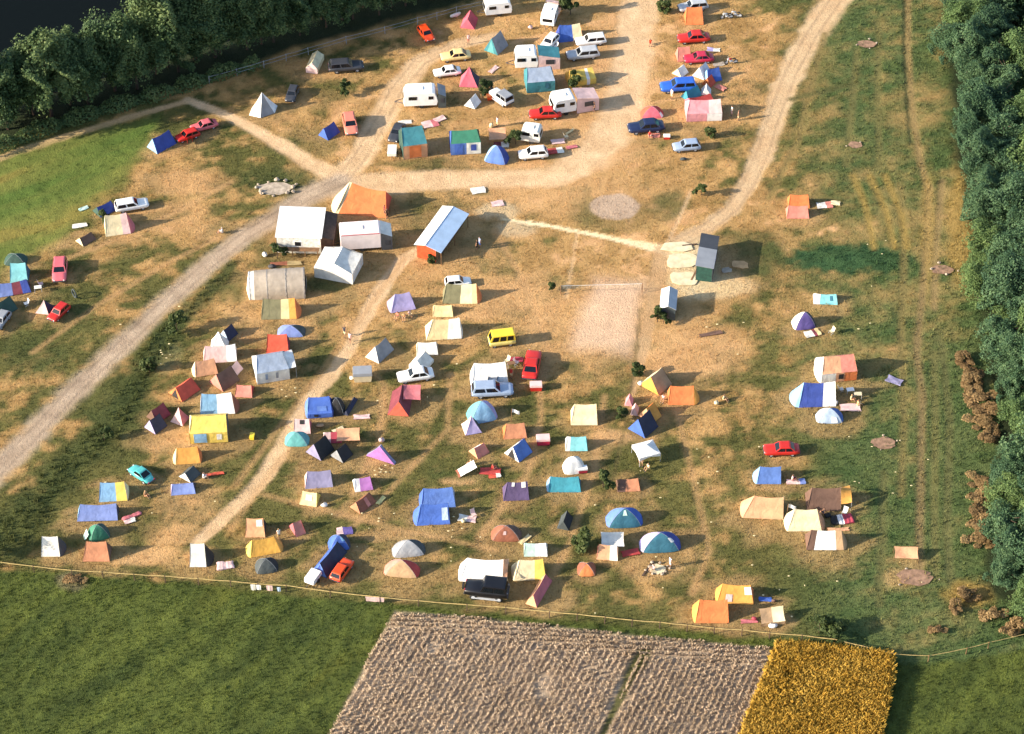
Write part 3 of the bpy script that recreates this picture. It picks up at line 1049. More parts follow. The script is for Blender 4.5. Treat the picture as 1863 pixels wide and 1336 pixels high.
def crown_mesh(seed, rx, ry, z0, z1, lobes, n, size):
    rs = np.random.RandomState(seed)
    P, Nn = [], []
    for k in range(lobes):
        f = (k+.5)/lobes
        zc = z0+(z1-z0)*(.12+.76*rs.uniform(0, 1)**.8)
        hh = (zc-z0)/(z1-z0)
        spread = (1-abs(hh-.4)*1.15)
        th = rs.uniform(0, 6.28)
        rr = rs.uniform(.1, .95)*spread
        cx, cy = rx*rr*math.cos(th), ry*rr*math.sin(th)
        r = np.array([rx, ry, (z1-z0)*.5])*rs.uniform(.17, .40)*np.array([1, 1, rs.uniform(.8, 1.5)])
        m = int(n/lobes*rs.uniform(.7, 1.3))
        d = rs.normal(0, 1, (m, 3))
        d /= np.linalg.norm(d, axis=1)[:, None]
        d[:, 2] = np.where(d[:, 2] < -.4, -d[:, 2], d[:, 2])
        rad = rs.uniform(.55, 1.18, (m, 1))**.8+.10*np.sin(d[:, :1]*7+k)*np.cos(d[:, 1:2]*6)
        P.append(np.array([cx, cy, zc])+d*r*rad)
        Nn.append(d*.8+np.array([0, 0, .35]))
    P, Nn = np.concatenate(P), np.concatenate(Nn)
    # break the lobes up: uneven billows, hollows and a ragged top
    ph = rs.uniform(0, 6.28, 9)
    P += .34*np.stack([np.sin(P[:, 2]*2.1+ph[0])+np.sin(P[:, 1]*1.7+ph[1]), np.sin(P[:, 0]*1.9+ph[2])+np.sin(P[:, 2]*1.6+ph[3]), 1.3*np.sin(P[:, 0]*1.3+ph[4])+np.sin(P[:, 1]*2.3+ph[5])], 1)*(rx/3.5)
    hole = np.sin(P[:, 0]*2.2/rx*3+ph[6])*np.sin(P[:, 1]*2.0/rx*3+ph[7])*np.sin(P[:, 2]*1.1+ph[8])
    keep = rs.uniform(0, 1, len(P)) > np.clip((hole-.18)*2.2, 0, .93 if rx > 2.2 else .45)
    P, Nn = P[keep], Nn[keep]
    P[:, 2] = np.maximum(P[:, 2], .08)
    return leaf_cards(rs, P, Nn, size)

def np_mesh(name, v, f, mat):
    me = bpy.data.meshes.new(name)
    nv, nf, k = len(v), len(f), f.shape[1]
    me.vertices.add(nv)
    me.vertices.foreach_set('co', np.asarray(v, np.float32).ravel())
    me.loops.add(nf*k)
    me.polygons.add(nf)
    me.loops.foreach_set('vertex_index', np.asarray(f, np.int32).ravel())
    me.polygons.foreach_set('loop_start', np.arange(0, nf*k, k, dtype=np.int32))
    me.update(calc_edges=True)
    me.validate()
    if mat: me.materials.append(mat)
    return me

def trunk_mesh(seed, h, r, rx):
    rnd = random.Random(seed)
    m = MB()
    p = Vector((0, 0, -.2))
    segs = 4
    pts = [p]
    for i in range(segs):
        p = Vector((rnd.uniform(-.12, .12)*h*.1*i, rnd.uniform(-.12, .12)*h*.1*i, h*(i+1)/segs))
        pts.append(p)
    for i in range(segs): m.tube(pts[i], pts[i+1], r*(1-.2*i), r*(1-.2*(i+1)), 7)
    for k in range(6):
        b = pts[2+k % 3]
        t = rnd.uniform(0, 6.28)
        m.tube(b, b+Vector((math.cos(t)*rx*.6, math.sin(t)*rx*.6, h*rnd.uniform(.15, .4))), r*.4, r*.1, 5)
    return m

TREEK = {}
def plant_kind(key, leafset, rx, ry, z0, z1, lobes, n, size, trunk_h, trunk_r, seed):
    v, f = crown_mesh(seed, rx, ry, z0, z1, lobes, n, size)
    me = np_mesh('crown', v, f, foliage('leaves_'+leafset, LEAF[leafset]))
    t = trunk_mesh(seed+5, trunk_h, trunk_r, rx)
    mt = bpy.data.meshes.new('trunk')
    mt.from_pydata(t.v, [], t.f)
    mt.materials.append(solid('darkwood', .9, .4, 3))
    TREEK[key] = (me, mt)

for i in range(4):
    plant_kind('wood%d' % i, 'wood_light' if i % 3 == 1 else 'wood', 3.5+.4*i, 3.3+.45*((i*2) % 3), .2, 6.2+1.1*i, 44, 24000, .27, 4.8, .17, 11+i)
for i in range(4):
    plant_kind('river%d' % i, 'riverside', 3.4+.4*i, 3.3, .6, 9.0+.8*i, 42, 22000, .29, 6, .2, 31+i)
for i in range(3):
    plant_kind('bush%d' % i, 'bush', 1.0, .95, .05, 1.7, 11, 2000, .24, .9, .05, 51+i)
for i in range(2):
    plant_kind('dry%d' % i, 'dry', 1.5, 2.0, .05, 1.4, 12, 2200, .30, .7, .05, 61+i)

def plant(key, px, py, sc, label, cat='tree', name='tree', group=None, sx=1.0, sz=1.0):
    c = at(px, py) if not isinstance(px, tuple) else px
    me, mt = TREEK[key]
    root = thing(name, c, random.uniform(0, 6.28), label, cat, group)
    root.scale = (sc*sx, sc*sx, sc*sz)
    for nm, d in (('crown', me), ('trunk', mt)):
        o = bpy.data.objects.new(nm, d)
        COL.objects.link(o)
        o.parent = root
    return root

# ---------------------------------------------------------------- small things of the camp
def blanket(px, py, w, l, deg, col, label, cat='blanket', name='blanket', group='blankets and mats spread on the grass', z=.03, thick=False):
    c = at(px, py)
    root = thing(name, c, R(deg), label, cat, group)
    rs = random.Random(int(px*7+py))
    a1, a2 = rs.uniform(0, 6), rs.uniform(0, 6)
    st = strips_of(col)
    u0 = 0
    for cc, fr in st:
        def top(u, v):
            uu = u0+fr*u
            return (w*(uu-.5)*(1+.05*math.sin(6*v+a1)), l*(v-.5)*(1+.06*math.sin(5*uu+a2)), z+.05+.05*math.sin(6*uu+a1)*math.sin(7*v+a2)+(.12*abs(math.sin(uu*math.pi*6))**.5 if thick else 0))
        m = MB().grid(top, 10, 7)
        m.grid(lambda u, v: (top(u, v)[0], top(u, v)[1], .012), 10, 7)
        for s in (0, 1): m.grid(lambda u, v: (top(u, s)[0], top(u, s)[1], .012+(top(u, s)[2]-.012)*v), 10, 1)
        m.build('cloth' if not thick else 'cushion', cloth(cc), root, True)
        u0 += fr
    return root

def camp_table(px, py, deg, col, label, w=.9, l=.6):
    c = at(px, py)
    root = thing('camping_table', c, R(deg), label, 'table', 'camping tables')
    MB().box(-w/2, -l/2, .66, w/2, l/2, .70).build('tabletop', paint(col, .5), root)
    for x in (-1, 1):
        for y in (-1, 1): MB().tube((x*(w/2-.05), y*(l/2-.05), .66), (x*(w/2), y*(l/2), 0), .018).build('leg', paint('chrome', .4), root)
    return root

def camp_chair(px, py, deg, col, label):
    c = at(px, py)
    root = thing('camping_chair', c, R(deg), label, 'chair', 'camping chairs')
    MB().grid(lambda u, v: (-.25+.5*u, -.25+.5*v, .42-.05*math.sin(math.pi*u)), 4, 3).build('seat', cloth(col), root, True)
    MB().grid(lambda u, v: (.25+.16*u, -.25+.5*v, .42+.5*u), 4, 3).build('backrest', cloth(col), root, True)
    for s in (-1, 1):
        m = MB().tube((-.25, s*.26, 0), (.27, s*.26, .44), .016).tube((.25, s*.26, 0), (-.25, s*.26, .43), .016).tube((.25, s*.26, .42), (.42, s*.26, .95), .016)
        m.build('frame', paint('chrome', .4), root)
    return root

def luggage(px, py, r, deg, col, label, cat='bag', name='bag', seed=0):
    c = at(px, py)
    root = thing(name, c, R(deg), label, cat, 'bags and bundles beside the tents')
    MB().blob((0, 0, r[2]*.8), r, seed, .14, 12).build('bag_body', cloth(col), root, True)
    m = MB()
    for i in range(8):
        p, q = math.pi*i/8, math.pi*(i+1)/8
        m.tube((r[0]*.5*math.cos(p), 0, r[2]*1.65+.12*math.sin(p)), (r[0]*.5*math.cos(q), 0, r[2]*1.65+.12*math.sin(q)), .018, n=5)
    m.build('strap', cloth('darkgrey'), root)
    return root

def cooler(px, py, deg, col, lid, label, s=1.0, cat='cool box', name='cool_box'):
    c = at(px, py)
    root = thing(name, c, R(deg), label, cat, 'boxes and coolers beside the tents')
    m = MB()
    w, l, h = .62*s, .4*s, .4*s
    m.loft([[(-w*.45, -l*.45, 0), (w*.45, -l*.45, 0), (w*.45, l*.45, 0), (-w*.45, l*.45, 0)], [(-w/2, -l/2, h*.7), (w/2, -l/2, h*.7), (w/2, l/2, h*.7), (-w/2, l/2, h*.7)]])
    m.build('box', paint(col, .4), root)
    m = MB()
    m.loft([[(-w*.52, -l*.53, h*.71), (w*.52, -l*.53, h*.71), (w*.52, l*.53, h*.71), (-w*.52, l*.53, h*.71)], [(-w*.5, -l*.5, h), (w*.5, -l*.5, h), (w*.5, l*.5, h), (-w*.5, l*.5, h)]])
    m.build('lid', paint(lid, .4), root)
    MB().tube((-w*.54, 0, h*.9), (w*.54, 0, h*.9), .02).build('handle', paint('grey', .5), root)
    return root

def boulder(px, py, s, label, group, col='stone', seed=0, parent=None, off=(0, 0)):
    if parent is None:
        c = at(px, py)
        o = MB().blob((0, 0, s*.3), (s*.6, s*.5, s*.4), seed, .25, 8).build('stone', solid(col, .9, .3, 4), None, False)
        o.location = c
        return tag(o, label, 'stone', group)
    return MB().blob((off[0], off[1], s*.25), (s*.6, s*.5, s*.4), seed, .25, 8).build('stone', solid(col, .9, .3, 4), parent)

def fire_ring(px, py, rx, ry, n, label, ash='concrete', s=.34, log=None):
    c = at(px, py)
    root = thing('campfire_ring', c, 0, label, 'fire pit', 'fire pits on the campsite')
    m = MB()
    rs = random.Random(int(px))
    k = 24
    m.add([(0, 0, .04)]+[(rx*.85*math.cos(2*math.pi*i/k)*rs.uniform(.85, 1.1), ry*.85*math.sin(2*math.pi*i/k)*rs.uniform(.85, 1.1), .035) for i in range(k)], [(0, 1+i, 1+(i+1) % k) for i in range(k)])
    m.build('ash_bed', solid(ash, .95, .45, 1.5), root)
    for i in range(n):
        t = 2*math.pi*(i+rs.uniform(-.3, .3))/n
        boulder(0, 0, s*rs.uniform(.6, 1.3), None, None, seed=i, parent=root, off=(rx*math.cos(t)*rs.uniform(.78, 1.2), ry*math.sin(t)*rs.uniform(.78, 1.2)))
    return root

def rail_fence(pts, h, label, name='rail_fence', cat='fence', spacing=4.0, r=.06, col='offwhite', rails=1, postcol='wood', pr=.06):
    """pts are photograph pixels of the top rail"""
    P = [Vector((*at(x, y, h)[:2], h)) for x, y in pts]
    root = thing(name, (P[0].x, P[0].y, 0), 0, label, cat)
    o = P[0].copy()
    o.z = 0
    rs = random.Random(3)
    m = [MB() for _ in range(rails)]
    posts = []
    carry = 0.0
    prev = None
    for a, b in zip(P[:-1], P[1:]):
        d = (b-a).length
        n = max(1, int(round(d/spacing)))
        for i in range(n+1):
            q = a.lerp(b, i/n)
            if i == 0 and prev is not None: continue
            q = q+Vector((rs.uniform(-.05, .05), rs.uniform(-.06, .06), rs.uniform(-.06, .06)))
            posts.append(q)
            if prev is not None:
                for k in range(rails):
                    z = Vector((0, 0, -k*h*.5))
                    mid = prev.lerp(q, .5)+z+Vector((0, 0, -.05))
                    m[k].tube(prev+z-o, mid-o, r, n=5).tube(mid-o, q+z-o, r, n=5)
            prev = q
    for k in range(rails): m[k].build('rail', solid(col, .8, .3, 2), root)
    for q in posts:
        z = q.z+.12
        MB().tube((q.x-o.x, q.y-o.y, -.1), (q.x-o.x+rs.uniform(-.04, .04), q.y-o.y, z), pr, n=6).build('post', solid(postcol, .9, .3, 3), root)
    return root

def hang_cloth(px, py, w, h, z, col, label, name='laundry', deg=-4):
    c = at(px, py, z)
    o = MB().grid(lambda u, v: ((u-.5)*w*(1-.08*v), .03*math.sin(9*u)*v-.07, z+.02-h*v), 6, 4).grid(lambda u, v: ((u-.5)*w*(1-.08*v), .03*math.sin(9*u)*v-.055, z+.02-h*v), 6, 4).build(name, cloth(col), None, True)
    o.location = (c[0], c[1], 0)
    o.rotation_euler = (0, 0, R(deg))
    return tag(o, label, 'laundry', 'laundry hung along the fence')
# ================================================================ TENTS
# ---- far left corner
ridge((268,232,321,281), 45, 'deepblue', 'big blue ridge tent with light blue front, beside the crumpled red cars near the hedge', ea='skyblue', eb='navy', asp=1.5)
pyramid((453,168,505,215), 30, 'grey,white,offwhite,white', 'white pointed tipi tent alone in the grass near the top left woods', n=6, name='tipi_tent')
ridge((580,215,618,256), 50, 'deepblue', 'small blue ridge tent beside a red car, at the fork of dirt tracks', ea='blue', eb='navy', asp=1.3)
ridge((556,92,590,135), 78, 'cream', 'tall cream tent in front of the dark estate car at the top fence', far='cream', ea='palepink', eb='teal', hw=.5, asp=1.2, hr=(.6,1.0), name='frame_tent')
ridge((837,18,870,54), 80, 'crimson', 'bright pink A-frame tent at the top fence beside a white caravan', far='hotpink', ea='hotpink', eb='crimson', hr=(.7,1.05), asp=1.2)
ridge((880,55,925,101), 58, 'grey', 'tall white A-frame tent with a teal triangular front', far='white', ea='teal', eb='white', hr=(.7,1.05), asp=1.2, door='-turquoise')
pyramid((835,124,873,160), 40, 'navy,hotpink,hotpink,navy', 'pointed red and navy tent behind the white sedan in the top rows', hr=(.7,1.1))
ridge((844,170,876,199), 62, 'white', 'small plain white A-frame tent beside the white jeep', ea='white', eb='grey', hr=(.6,.95), asp=1.1)
ridge((953,120,1010,170), 8, 'steel', 'large teal house tent with pale blue roof behind a caravan', wall='teal', ea='teal', eb='petrol', hw=.55, asp=1.35, win=[(.72,.5,'petrol')], name='frame_tent', hr=(.6,1.0), ia=.06, ib=.12)
ridge((1028,122,1085,160), 15, 'yellow:.65,white:.12,yellow:.23', 'bright yellow house tent half hidden by a small shrub', ea='gold', eb='darkgrey', hw=.45, asp=1.3, name='frame_tent', hr=(.55,.9))
ridge((1011,42,1061,78), 10, 'royal:.6,cream:.4', 'dark blue tent with cream and orange end strip, above two white cars', ea='deepblue', eb='orange', asp=1.6)
ridge((725,228,778,291), 12, 'teal', 'big teal frame tent with orange front wall beside a dark car', wall='peach', ea='darkgreen', eb='rust', hw=.55, asp=1.15, ia=.04, ib=.1, hr=(.7,1.15), name='frame_tent', win=[(.5,1.6,'orange')])
ridge((817,235,875,283), 6, 'green', 'frame tent with green roof, blue and white front panels', wall='midblue:.52,offwhite:.48', ea='blue', eb='black', hw=.62, asp=1.4, win=[(.76,.75,'deepblue'),(.26,1.1,'royal')], ia=.05, ib=.1, hr=(.65,1.1), name='frame_tent')
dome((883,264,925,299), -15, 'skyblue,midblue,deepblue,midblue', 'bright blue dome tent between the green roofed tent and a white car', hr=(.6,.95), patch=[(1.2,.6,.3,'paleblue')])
tarp((888,232,922,255), 4, 'peach', 'flat peach tarpaulin stretched behind the blue dome tent', hts=(.8,.8,1.2,1.2))
# ---- top right rows
ridge((1244,12,1280,46), 3, 'orange', 'plain orange tent behind the red car at the top of the right row', eb='maroon', asp=1.2, hr=(.5,.9))
ridge((1228,84,1258,113), 8, 'salmon', 'small salmon tent in front of a half hidden red car', eb='red', asp=1.1)
ridge((1222,117,1253,142), 50, 'white', 'left of two white tents standing behind the blue car', ea='cream', eb='offwhite', asp=1.0, hr=(.5,.8))
ridge((1260,110,1294,146), 55, 'white', 'right of two white tents standing behind the blue car', ea='white', eb='offwhite', asp=1.1, hr=(.6,.9))
ridge((1278,122,1314,152), 20, 'royal', 'blue ridge tent touching a small orange tent in the top right row', ea='skyblue', eb='navy', asp=1.3)
ridge((1276,135,1303,160), 55, 'orangered', 'small orange and red tent leaning on the blue tent', ea='orange', eb='maroon', asp=.9, hr=(.6,.95))
ridge((1238,155,1278,186), 40, 'cyan', 'teal ridge tent squeezed between the blue car and the pink tent', ea='cyan', eb='petrol', asp=1.5)
ridge((1275,152,1294,174), 85, 'white', 'narrow white tent behind the red roof of the pink tent', ea='white', asp=1.2)
ridge((1245,170,1300,196), 20, 'red', 'red canopy tent standing directly behind the pink and white tent', ea='hotpink', eb='maroon', asp=1.7)
ridge((1245,180,1314,222), 3, 'pink:.62,palepink:.38', 'large pink house tent with a white front panel on its right', wall='pink:.58,white:.42', ea='pink', eb='rose', hw=.5, asp=1.5, ia=.1, ib=.03, hr=(.55,.9), name='frame_tent')
dome((1165,192,1207,216), 0, 'orangered,hotpink,red,red', 'red dome tent directly behind the dark blue car', hr=(.5,.85), patch=[(1.8,.85,.3,'white')])
# ---- left edge
ridge((168,365,213,397), 40, 'deepblue', 'dark blue tent beside the white hatchback on the left meadow', ea='darkgreen', eb='navy', asp=1.3)
ridge((189,387,246,431), 12, 'cream:.7,palepink:.3', 'cream tent with a bright pink red end in front of a white hatchback', ea='cream', eb='rose', bbl=.25, asp=1.2, hr=(.55,.9))
ridge((137,422,176,449), 45, 'brown', 'small low brown tent with a cream front on the left meadow', ea='cream', eb='darkwood', asp=1.3)
ridge((18,478,55,517), 2, 'aqua', 'square turquoise tent at the left edge of the camp', eb='petrol', asp=1.1, hr=(.5,.9))
dome((8,460,50,484), 0, 'darkgreen,darkgreen,darkgreen,green', 'low dark green dome behind the square turquoise tent')
ridge((-6,508,57,542), 15, 'periwinkle:.45,maroon:.3,deepblue:.25', 'long lavender, maroon and blue tent at the left edge', eb='navy', asp=1.8, far='maroon')
ridge((-14,532,32,580), 48, 'darkgreen', 'white and dark green tent cut by the left edge', ea='offwhite', eb='darkgreen', far='offwhite', asp=1.2)
pyramid((64,546,101,573), 30, 'maroon,lilac,palepink,navy', 'small pale lilac pointed tent behind a little red car', hr=(.55,.9))
# ---- around the big compound
ridge((475,542,549,582), 2, 'olive:.56,paleyellow:.24,amber:.2', 'olive and yellow tent with orange rounded end, below the brown tunnel hut', ea='olive', eb='orange', bbl=.22, ib=.04, asp=1.7)
ridge((705,531,757,570), 14, 'lilac', 'pale lilac ridge tent with people sitting in front', ea='lavender', eb='lavender', ba=.1, ia=.25, ib=.18, asp=1.3, hr=(.55,.85))
ridge((805,516,877,553), 0, 'olive:.5,cream:.35,paleyellow:.15', 'olive and cream tent with orange rounded end in front of a white hatchback', ea='olive', eb='orange', bbl=.22, ia=.12, ib=.03, asp=1.7)
ridge((787,555,825,577), 0, 'paleyellow', 'small khaki yellow tent between two larger cream tents', eb='khaki', asp=1.6)
ridge((773,578,842,620), 5, 'paleyellow:.6,offwhite:.4', 'long pale yellow tent with white right half', ea='cream', eb='offwhite', bbl=.1, ia=.22, ib=.03, asp=1.6)
ridge((757,622,797,647), 2, 'offwhite', 'small off white tent behind the boxy white tent', ea='cream', eb='grey', asp=1.4)
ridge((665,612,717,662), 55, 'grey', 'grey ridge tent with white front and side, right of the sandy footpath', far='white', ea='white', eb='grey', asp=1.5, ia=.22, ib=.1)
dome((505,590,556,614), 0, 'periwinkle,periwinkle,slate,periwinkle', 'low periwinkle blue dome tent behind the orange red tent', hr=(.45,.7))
ridge((484,608,528,645), 0, 'orangered', 'square orange red tent behind the large white house tent', ea='orange', eb='maroon', asp=1.2, hr=(.5,.9))
ridge((458,638,528,700), 14, 'steel', 'large white house tent with grey blue roof and white porch', wall='offwhite', ea='white', eb='slate', hw=.55, asp=1.15, ia=.1, ib=.12, hr=(.6,.95), aw=('+',1.3,'white',.75), win=[(.3,.3,'steel'),(.62,.3,'grey')], name='frame_tent')
ridge((398,586,433,622), 55, 'navy', 'light blue and navy tent at the top of the left tent cluster', ea='paleblue', eb='navy', asp=1.1)
pyramid((382,603,417,640), 45, 'white,white,white,offwhite', 'white pointed tent standing behind a pale pink tent')
ridge((370,626,431,662), 6, 'palepink:.7,white:.3', 'pale pink tent with white right end in the left cluster', ea='palepink', eb='white', ib=.02, asp=1.4)
ridge((349,652,397,687), 14, 'peach', 'pale orange tent with cream rounded left end in the left cluster', ea='cream', eb='rust', ba=.15, asp=1.4)
ridge((408,650,442,690), 62, 'palepink', 'whitish pink narrow tent beside the dark brown tent', ea='offwhite', far='offwhite', asp=1.4, eb='grey')
ridge((380,664,437,713), 47, 'brown', 'dark brown tent with salmon front in the left cluster', ea='salmon', eb='darkwood', asp=1.1)
ridge((305,690,366,732), 48, 'orangered', 'strong orange red tent with an open front, left of the cluster', ea='orange', eb='red', asp=1.2, door='-black', hr=(.55,.9))  # deeper red right slope and end carry shade in the orange cloth
ridge((427,700,463,724), -4, 'salmon', 'small salmon box tent with a red right end', eb='red', asp=1.4)
ridge((364,714,436,756), 4, 'skyblue:.5,white:.5', 'light blue and white tent with orange right end behind the yellow house tent', ea='paleblue', eb='rust', bbl=.2, asp=1.5, hr=(.55,.9))
ridge((344,752,416,808), 4, 'yellow', 'yellow house tent with a light blue panel in its front wall', wall='yellow', ea='cream', eb='slate', hw=.55, asp=1.3, ia=.08, ib=.02, win=[(.28,1.5,'skyblue'),(.78,.6,'offwhite')], hr=(.6,.95), name='frame_tent')
ridge((266,732,311,772), 48, 'maroon', 'dark maroon tent standing behind a navy tent', ea='brown', eb='maroon', asp=1.2)
ridge((263,748,304,791), 50, 'navy', 'navy tent with a pale lavender front, leftmost of the pair under the bushes', ea='lilac', eb='navy', asp=1.0)
pyramid((310,741,345,776), 20, 'pink,pink,palepink,rose', 'sagging pink tent beside the navy and maroon pair', hr=(.5,.8))
ridge((314,812,368,846), 6, 'amber', 'orange yellow tent below the yellow house tent', ea='paleyellow', eb='orange', ba=.18, bbl=.1, asp=1.4)
# ---- lower left
ridge((180,876,235,914), 4, 'skyblue:.62,yellow:.38', 'light blue and yellow tent in front of the teal car', ea='paleblue', eb='cream', bbl=.06, asp=1.4, hr=(.5,.8))
ridge((140,916,217,949), 2, 'periwinkle', 'long periwinkle blue ridge tent in the lower left', ea='skyblue', eb='navy', asp=2.0, ia=.1, ib=.02)
ridge((325,847,366,879), 55, 'slate', 'small black tent with a white front below the orange yellow tent', ea='offwhite', eb='black', asp=1.0)
ridge((311,878,356,902), 6, 'periwinkle', 'low lilac blue tent in front of a small black tent', ea='lilac', eb='navy', asp=1.7)
dome((160,952,199,985), 20, 'green,green,darkgreen,darkgreen', 'small dark green dome tent behind the terracotta tent', hr=(.55,.9), porch='mint')
ridge((75,976,121,1013), 0, 'offwhite', 'pale whitish tent at the fence, leftmost of the bottom row', ea='white', eb='darkgrey', bbl=.25, asp=1.3, hr=(.5,.9))
ridge((150,985,204,1022), 0, 'terracotta', 'terracotta ridge tent in the bottom row by the fence', eb='brown', ia=.17, ib=.1, asp=1.4, hr=(.55,.95))
ridge((345,989,390,1032), 0, 'offwhite', 'whitish tent with black right end standing in the bottom row', ea='palepink', eb='black', bbl=.3, asp=1.1, hr=(.55,.95))
ridge((446,943,485,978), 0, 'peach', 'peach tent with a white cloth on its roof, behind the gold tent', eb='black', asp=1.2, hr=(.5,.9), patch=[(.75,.75,.35,.35,'offwhite')])
ridge((525,946,557,978), 30, 'salmon', 'small red and pink tent at the right of the peach tent', ea='rose', eb='red', asp=.9, hr=(.6,.95))
ridge((447,976,515,1015), 14, 'gold', 'gold yellow tent with rounded ends in the bottom rows', ea='yellow', eb='amber', ba=.2, bbl=.2, ia=.12, ib=.16, asp=1.5)
dome((464,1014,506,1044), 10, 'slate,slate,black,slate', 'dark grey green dome tent below the gold tent', hr=(.5,.85))
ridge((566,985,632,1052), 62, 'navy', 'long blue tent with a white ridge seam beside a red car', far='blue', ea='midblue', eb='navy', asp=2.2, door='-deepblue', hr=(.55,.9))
dome((597,971,637,1003), 10, 'royal,royal,navy,blue', 'small bright blue dome at the far end of the long blue tent', patch=[(1.7,.4,.3,'skyblue')])
ridge((545,893,584,923), -12, 'paleyellow', 'small lemon yellow tent below the lavender grey tent', eb='yellow', ba=.05, asp=1.3, patch=[(.5,.6,.4,.4,'white')])
ridge((554,855,606,890), 5, 'lavender', 'lavender grey tent with pale hem above a lemon tent', ea='palepink', eb='slate', ia=.12, ib=.06, asp=1.4)
ridge((641,867,679,896), 12, 'white:.3,magenta:.7', 'pinkish violet tent with a white left end', ea='white', eb='violet', asp=1.2)
ridge((637,890,684,936), 48, 'rust', 'low rust brown tent lying below the violet tent', ea='terracotta', eb='brown', asp=1.5, hr=(.45,.7), patch=[(.6,.5,.2,.8,'salmon')])
# ---- second column
ridge((555,721,608,762), 5, 'royal', 'bright blue tent with an open round porch beside two dark tents', ea='midblue', eb='deepblue', ba=.12, bbl=.1, hw=.3, asp=1.25, hr=(.55,.9), win=[(.35,.5,'black')], patch=[(.6,.3,.4,.3,'midblue')])
dome((597,722,628,757), 0, 'black,black,black,black', 'black dome tent wedged between a blue and a navy tent', hr=(.6,.95))
ridge((624,722,651,757), 70, 'navy', 'small navy tent, rightmost of the blue and black group', ea='navy', eb='navy', asp=1.0)
ridge((534,762,567,790), 0, 'palepink', 'small pale pink tent with a black stripe beside the turquoise dome', eb='rose', asp=1.2, patch=[(.5,.8,.3,.3,'black')])
dome((518,784,563,813), 0, 'turquoise,turquoise,turquoise,aqua', 'turquoise dome tent with a scalloped hem', hr=(.5,.8))
ridge((556,791,609,839), 52, 'black', 'black tent with purple front and flank', ea='lavender', far='purple', eb='black', asp=1.0, hr=(.6,.95))
ridge((600,806,643,843), 52, 'black', 'second black tent with a grey front beside the purple fronted one', ea='grey', eb='black', asp=.9, hr=(.55,.9))
tarp((612,778,655,803), 3, 'peach', 'peach coloured fly sheet stretched behind the black tents', hts=(.7,.7,1.1,1.1))
ridge((588,785,622,808), 5, 'palepink:.4,crimson:.6', 'small pink and crimson tent half hidden behind a black tent', eb='crimson', asp=1.4)
ridge((666,810,721,846), 66, 'lavender', 'pink A-frame tent with purple flank, alone by white flowers', ea='magenta', eb='slate', asp=.6, hr=(.6,.95))
ridge((705,700,752,758), 84, 'maroon', 'tent with fiery orange front triangle and maroon roof', far='maroon', ea='orangered', eb='maroon', hr=(.55,.9), asp=1.5, ia=.2)
tarp((733,700,766,728), 0, 'rose', 'maroon red canopy stretched beside the orange fronted tent', hts=(1.1,1.0,1.3,1.3))
ridge((743,642,790,680), 60, 'offwhite', 'boxy white tent standing directly behind a white saloon car', far='white', ea='white', eb='grey', hw=.3, asp=1.1, hr=(.7,1.1))
ridge((855,658,926,706), 4, 'white', 'large plain white tent behind the car with open doors', ea='white', eb='paleyellow', ba=.06, asp=1.4, hr=(.6,.9))
# ---- middle
dome((850,727,903,770), 15, 'turquoise,skyblue,lilac,steel', 'blue, turquoise and lilac dome tent below the car with open doors', hr=(.55,.9), pw=1.5)
pyramid((839,757,877,793), 60, 'turquoise,palepink,lilac,slate', 'pale lilac pointed tent leaning against the blue dome', hr=(.65,1.0))
ridge((914,769,959,800), 5, 'terracotta', 'rust orange ridge tent below a white pole', ea='orange', eb='brown', ia=.14, ib=.1, asp=1.4)
ridge((917,797,969,842), 48, 'midblue', 'blue A-frame tent with a white flank and open front', far='offwhite', ea='white', eb='deepblue', door='-black', asp=1.0, hr=(.6,.95))
ridge((852,805,891,836), 40, 'salmon', 'small peach tent with a white roof patch', ea='peach', eb='amber', far='white', asp=1.0)
tarp((828,837,868,870), 20, 'rust:.12,white:.88', 'slanted white sheet with an orange hem, left of a red mat', hts=(.05,1.0,1.1,.15), asp=1.1)
ridge((914,876,963,912), 3, 'purple', 'dark purple tent with two white cloths on its roof', eb='black', ia=.18, ib=.06, asp=1.3, hr=(.55,.9), patch=[(.3,.9,.14,.25,'white'),(.8,.85,.2,.32,'white')])
ridge((994,867,1057,896), 0, 'cyan', 'long bright teal ridge tent in the middle of the lower camp', ea='skyblue', eb='petrol', ba=.08, asp=1.8)
ridge((762,886,829,926), 4, 'midblue', 'medium blue tent standing directly behind a brighter blue tent', ea='blue', eb='steel', ba=.1, asp=1.4, hr=(.5,.8))
ridge((751,915,819,957), 4, 'royal', 'bright blue tent with a white door panel, in front of its blue twin', ea='royal', eb='navy', ba=.15, ia=.15, ib=.04, asp=1.5, patch=[(.86,.5,.2,.6,'paleblue')], hr=(.5,.8))
dome((893,954,949,986), 0, 'rust,rust,brown,brown', 'rust brown dome tent with two light straps', hr=(.5,.8), patch=[(1.45,.6,.22,'palepink')])
ridge((953,988,996,1013), 0, 'mint:.5,white:.5', 'small mint and white tent behind the pale yellow tent', ea='mint', eb='white', ia=.05, asp=1.4)
dome((713,980,774,1014), 8, 'grey,silver,slate,silver', 'silver grey dome tent behind the red and tan dome', hr=(.5,.85), pw=1.45)
dome((699,1016,764,1051), -6, 'salmon,tan,red,red', 'red dome tent with tan and salmon panels near the fence', hr=(.5,.85), pw=1.45)
ridge((834,1015,919,1062), -4, 'white', 'large white tent behind the black off road car', ea='white', eb='tan', ba=.1, asp=1.5, ia=.16, ib=.02, aw=('+',.5,'peach',.6))
ridge((930,1017,993,1057), 3, 'cream:.65,yellow:.35', 'pale yellow tent between the black jeep and a peach A-frame', ea='cream', eb='yellow', ba=.1, ia=.2, asp=1.3)
